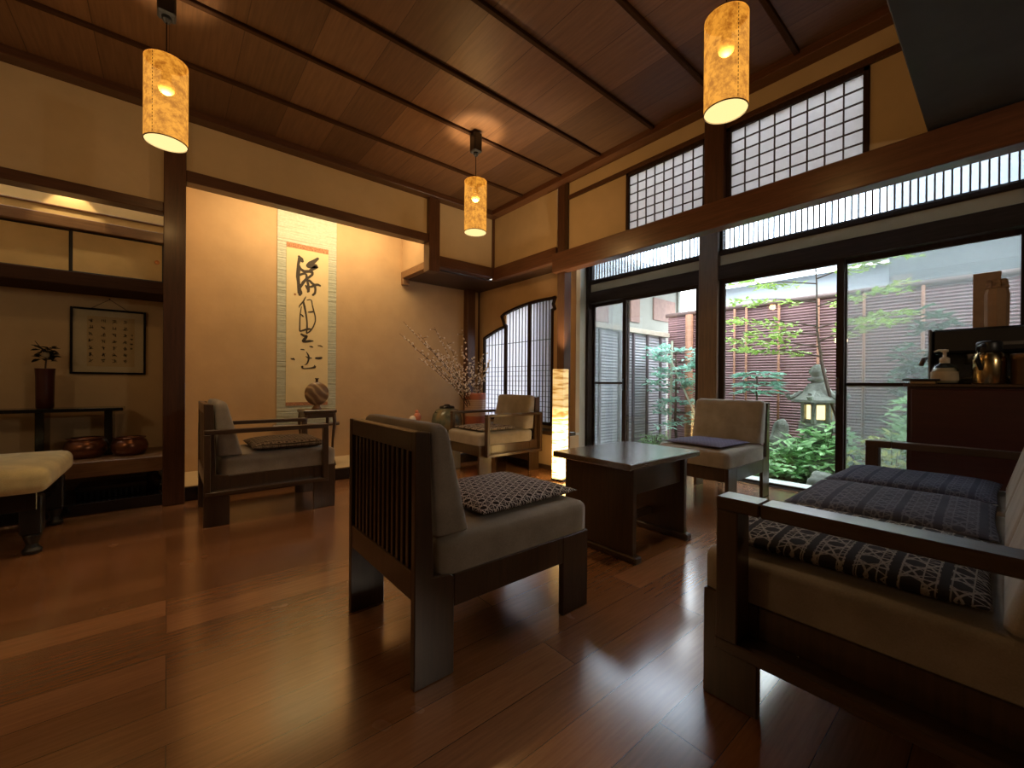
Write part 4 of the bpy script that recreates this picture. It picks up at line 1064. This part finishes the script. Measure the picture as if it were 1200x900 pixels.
obj('finial', lathe(NB(), [(.05, 1.045), (.085, 1.075), (.09, 1.09), (.05, 1.105), (.055, 1.12), (.075, 1.15), (.075, 1.18), (.05, 1.215), (.015, 1.24)], 20), stone_m, ln, True)

# ---------------------------------------------------------------- plants
def leaf_mat(name, c, trans=.35):
    m, nt, b = new_mat(name); out = nt.nodes['Material Output']
    n = noise(nt, coords(nt), 6, 2)
    col = ramp(nt, n, [(.3, tuple(k * .7 for k in c)), (.7, tuple(min(1, k * 1.35) for k in c))])
    nt.links.new(col, b.inputs['Base Color']); b.inputs['Roughness'].default_value = .45
    t = nt.nodes.new('ShaderNodeBsdfTranslucent'); nt.links.new(col, t.inputs['Color'])
    mx = nt.nodes.new('ShaderNodeMixShader'); mx.inputs[0].default_value = trans
    nt.links.new(b.outputs[0], mx.inputs[1]); nt.links.new(t.outputs[0], mx.inputs[2]); nt.links.new(mx.outputs[0], out.inputs[0])
    return m
L_maple = leaf_mat('maple_leaf_green', (.42, .60, .15)); L_fresh = leaf_mat('fresh_leaf_green', (.46, .72, .40)); L_blue = leaf_mat('blue_green_leaf', (.36, .62, .52)); L_yel = leaf_mat('yellow_green_leaf', (.55, .60, .16)); L_dark = leaf_mat('deep_green_leaf', (.09, .19, .11))
bark = flat('garden_bark', (.10, .075, .06), .9, 0, .3, 20)
def V3(*a): return Vector(a)
def spray(bm, p, d, L, n, lsz, rn, droop=.15, flatn=.6):
    """a twig carrying paired leaves, in a nearly flat layer"""
    d = d.normalized(); side = d.cross(V3(0, 0, 1)); side = side.normalized() if side.length > .01 else V3(1, 0, 0)
    for i in range(n):
        t = (i + 1) / n; q = p + d * L * t - V3(0, 0, droop * L * t * t)
        for s in (-1, 1):
            ld = d * rn.uniform(.35, .8) + side * s * rn.uniform(.6, 1.1) + V3(0, 0, rn.uniform(-flatn, flatn))
            leaf(bm, q, ld, lsz * rn.uniform(.7, 1.2), lsz * rn.uniform(.42, .6), rn.uniform(-.2, .3))
    leaf(bm, p + d * L - V3(0, 0, droop * L), d - V3(0, 0, droop), lsz, lsz * .4)
def plant(name, label, loc, mat, build, cat='plant', group=None):
    t = thing(name, label, cat, loc, 0, group); w = NB(); l = NB(); build(w, l)
    obj('trunk' if cat == 'tree' else 'stems', w, bark, t); obj('foliage', l, mat, t); return t
rn = random.Random(21)
def maple(w, l):
    trunk = [V3(0, 0, 0), V3(-.03, .10, .45), V3(-.05, .22, .85), V3(-.04, .30, 1.2), V3(0, .36, 1.6), V3(.05, .38, 2.1), V3(.03, .4, 2.5)]
    tube(w, trunk, [.026, .022, .019, .015, .011, .007, .004], 7)
    for z0, dy, dx, L in ((1.32, .75, .1, .75), (1.42, .85, -.25, .8), (1.48, -.5, -.1, .55), (1.55, .9, .2, .85), (1.62, -.7, .1, .6), (1.64, .7, -.2, .7), (1.85, -.6, .1, .6), (1.9, .8, -.1, .75), (2.1, .8, .0, .7), (2.15, -.7, .0, .6), (2.3, .6, -.1, .6), (2.35, -.6, -.1, .6)):
        i = max(j for j in range(len(trunk)) if trunk[j].z <= z0 + .01); i = min(i, len(trunk) - 2)
        f = (z0 - trunk[i].z) / (trunk[i + 1].z - trunk[i].z); p = trunk[i].lerp(trunk[i + 1], f)
        d = V3(dx, dy, .12).normalized(); e = p + d * L
        tube(w, [p, p + d * L * .5 + V3(0, 0, .03), e], [.008, .006, .003], 5)
        for j in range(12):
            q = p.lerp(e, .15 + .85 * j / 11); a = rn.uniform(-1.2, 1.2); dd = Matrix.Rotation(a, 3, 'Z') @ d
            spray(l, q + V3(0, 0, rn.uniform(-.02, .03)), dd, rn.uniform(.14, .28), rn.randint(3, 5), rn.uniform(.06, .09), rn)
plant('maple_tree', 'slender maple with layered bright green leaves in front of the cane fence', (5.25, .93, GZ), L_maple, maple, 'tree')
def staked(w, l):
    tube(w, [V3(.02, 0, 0), V3(0, .02, .5), V3(-.02, 0, 1.0), V3(.0, .02, 1.5)], [.02, .017, .013, .008], 7)
    for z0, n in ((.5, 4), (.62, 5), (.75, 6), (.95, 7), (1.08, 8), (1.2, 8), (1.32, 9), (1.45, 8)):
        for j in range(n):
            a = rn.uniform(0, 2 * PI); d = V3(math.cos(a) * .8, math.sin(a), rn.uniform(-.1, .3)); L = rn.uniform(.22, .48) * (.7 if z0 < .9 else 1)
            p = V3(0, 0, z0); tube(w, [p, p + d * L * .7], [.006, .003], 5)
            for q in (.4, .7, 1): spray(l, p + d * L * q * .8, Matrix.Rotation(rn.uniform(-.7, .7), 3, 'Z') @ d, .18, 4, .085, rn)
plant('garden_tree', 'small blue-green tree tied to bamboo stakes at the left of the garden', (5.5, 2.98, GZ), L_blue, staked, 'tree')
bamboo = flat('pale_bamboo', (.60, .58, .46), .5, 0, .1, 10)
sk = thing('bamboo_stakes', 'pale bamboo stakes propping the small tree at left', 'stakes', (5.4, 3.0, GZ))
s1 = NB(); tube(s1, [(.02, .04, 0), (0, .0, 1.62)], .016, 8); s2 = NB(); tube(s2, [(.02, -.62, .25 - .25), (0, -.0, 1.32)], .013, 8)
obj('stake', s1, bamboo, sk); obj('stake', s2, bamboo, sk)
def fatsia(w, l, stems=((0, 0, 1.12),), R=.24, big=.2):
    for sx, sy, h in stems:
        top = V3(sx, sy, h); tube(w, [V3(sx * .3, sy * .3, 0), V3(sx * .7, sy * .7, h * .5), top], [.013, .011, .008], 6)
        for lay, zz in ((9, 0), (8, -.1), (7, -.2)):
            for j in range(lay):
                a = 2 * PI * j / lay + rn.uniform(-.3, .3); d = V3(math.cos(a), math.sin(a), rn.uniform(-.05, .35)); p = top + V3(0, 0, zz)
                e = p + d * R * rn.uniform(.45, .7); tube(w, [p, e], .0025, 4)
                for da in (-.9, -.45, 0, .45, .9): leaf(l, e, Matrix.Rotation(a + da, 3, 'Z') @ V3(1, 0, rn.uniform(-.25, .05)), big * rn.uniform(.7, 1), big * .3)
plant('fatsia', 'tall-stemmed sapling with a crown of hand-shaped leaves above the garden-side chair', (5.35, 1.9, GZ), L_blue, fatsia, 'plant')
def bush(R, H, n, lsz):
    def f(w, l):
        for j in range(n):
            a = rn.uniform(0, 2 * PI); r = R * rn.random() ** .5; top = V3(r * math.cos(a), r * math.sin(a), H * rn.uniform(.35, 1) * (1 - .35 * (r / R)))
            tube(w, [V3(top.x * .3, top.y * .3, 0), top * .6 + V3(0, 0, .02), top], [.006, .004, .002], 4)
            for q in range(3):
                b_ = rn.uniform(0, 2 * PI); spray(l, top - V3(0, 0, .06 * q), V3(math.cos(b_), math.sin(b_), .2), .13, 3, lsz, rn, .4)
    return f
plant('leafy_shrub', 'bushy green shrub at the foot of the stone lantern', (5.12, 1.2, GZ), L_fresh, bush(.24, .76, 60, .11), 'plant')
plant('leafy_shrub', 'low fresh green groundcover at the base of the standing stone', (5.1, 1.52, GZ), L_fresh, bush(.3, .42, 56, .10), 'plant')
plant('leafy_shrub', 'low shrub beside the rounded boulder below the staked tree', (5.42, 3.27, GZ), L_fresh, bush(.22, .36, 34, .06), 'plant')
plant('leafy_shrub', 'green shrub seen through the lower right pane beside the cabinet', (5.3, .42, GZ), L_fresh, bush(.3, 1.08, 60, .11), 'plant')
plant('leafy_shrub', 'yellow-green feathery shrub seen above the sofa arm', (5.0, .66, GZ), L_yel, bush(.3, .72, 30, .08), 'plant')
plant('evergreen_tree', 'dark evergreen filling the far right of the garden behind the espresso machine', (6.0, .42, GZ), L_dark, bush(.3, 2.0, 110, .11), 'tree')

# ================================================================ light
w = bpy.data.worlds.new('overcast_sky'); S.world = w; w.use_nodes = True
bg = w.node_tree.nodes['Background']; bg.inputs[0].default_value = (.86, .93, 1.0, 1); bg.inputs[1].default_value = SKY
def lamp(name, kind, loc, energy, col, **kw):
    l = bpy.data.lights.new(name, kind); l.energy = energy; l.color = col
    tgt = kw.pop('target', None)
    for a, v in kw.items(): setattr(l, a, v)
    o = bpy.data.objects.new(name, l); COL.objects.link(o); o.location = loc
    if tgt: o.rotation_euler = (Vector(tgt) - Vector(loc)).to_track_quat('-Z', 'Y').to_euler()
    return o
WARM = (1.0, .69, .37)
for (x, y), pw in zip(((-.01, 2.69), (1.855, 2.69), (1.85, .79)), PENDS):
    lamp('pendant_light', 'POINT', (x, y, 2.08 + .205), pw, WARM, shadow_soft_size=.05)
lamp('floor_lamp_uplight', 'SPOT', (2.805, 2.66, 1.045), 40.0, (1.0, .75, .45), spot_size=1.4, spot_blend=.7, shadow_soft_size=.04, target=(2.74, 2.95, 2.87))
lamp('side_room_lamp', 'POINT', (-1.5, 2.03, 1.75), 7.0, WARM, shadow_soft_size=.09)
lamp('rear_room_lamp', 'POINT', (1.75, -1.7, 1.75), 20.0, (1.0, .80, .58), shadow_soft_size=.1)
lamp('alcove_strip_light', 'AREA', (1.2, 4.06, 2.70), TOKO, (1.0, .73, .40), shape='RECTANGLE', size=1.5, size_y=.07, target=(1.15, 4.62, 1.6))
lamp('shelf_spot_light', 'SPOT', (-.52, 4.04, 2.27), SHELF, (1.0, .74, .40), spot_size=1.25, spot_blend=.35, shadow_soft_size=.01, target=(-.52, 4.16, 2.0))

# ================================================================ camera
cam = bpy.data.cameras.new('camera'); co = bpy.data.objects.new('camera', cam); COL.objects.link(co)
cam.sensor_width = 36; cam.lens = 484.43 / 1200 * 36; cam.clip_start = .02; cam.clip_end = 100
yaw, pitch, roll = math.radians(39.8109), math.radians(-.15087), math.radians(.42100)
fw_ = Vector((math.sin(yaw) * math.cos(pitch), math.cos(yaw) * math.cos(pitch), math.sin(pitch)))
r_ = Vector((math.cos(yaw), -math.sin(yaw), 0)); u_ = r_.cross(fw_)
r2 = r_ * math.cos(roll) + u_ * math.sin(roll); u2 = -r_ * math.sin(roll) + u_ * math.cos(roll)
mtx = Matrix((r2, u2, -fw_)).transposed().to_4x4(); mtx.translation = (0, 0, .9)
co.matrix_world = mtx
S.camera = co
S.view_settings.view_transform = 'Standard'; S.view_settings.look = 'None'; S.view_settings.exposure = EXPO; S.view_settings.gamma = 1
S.view_settings.use_curve_mapping = False
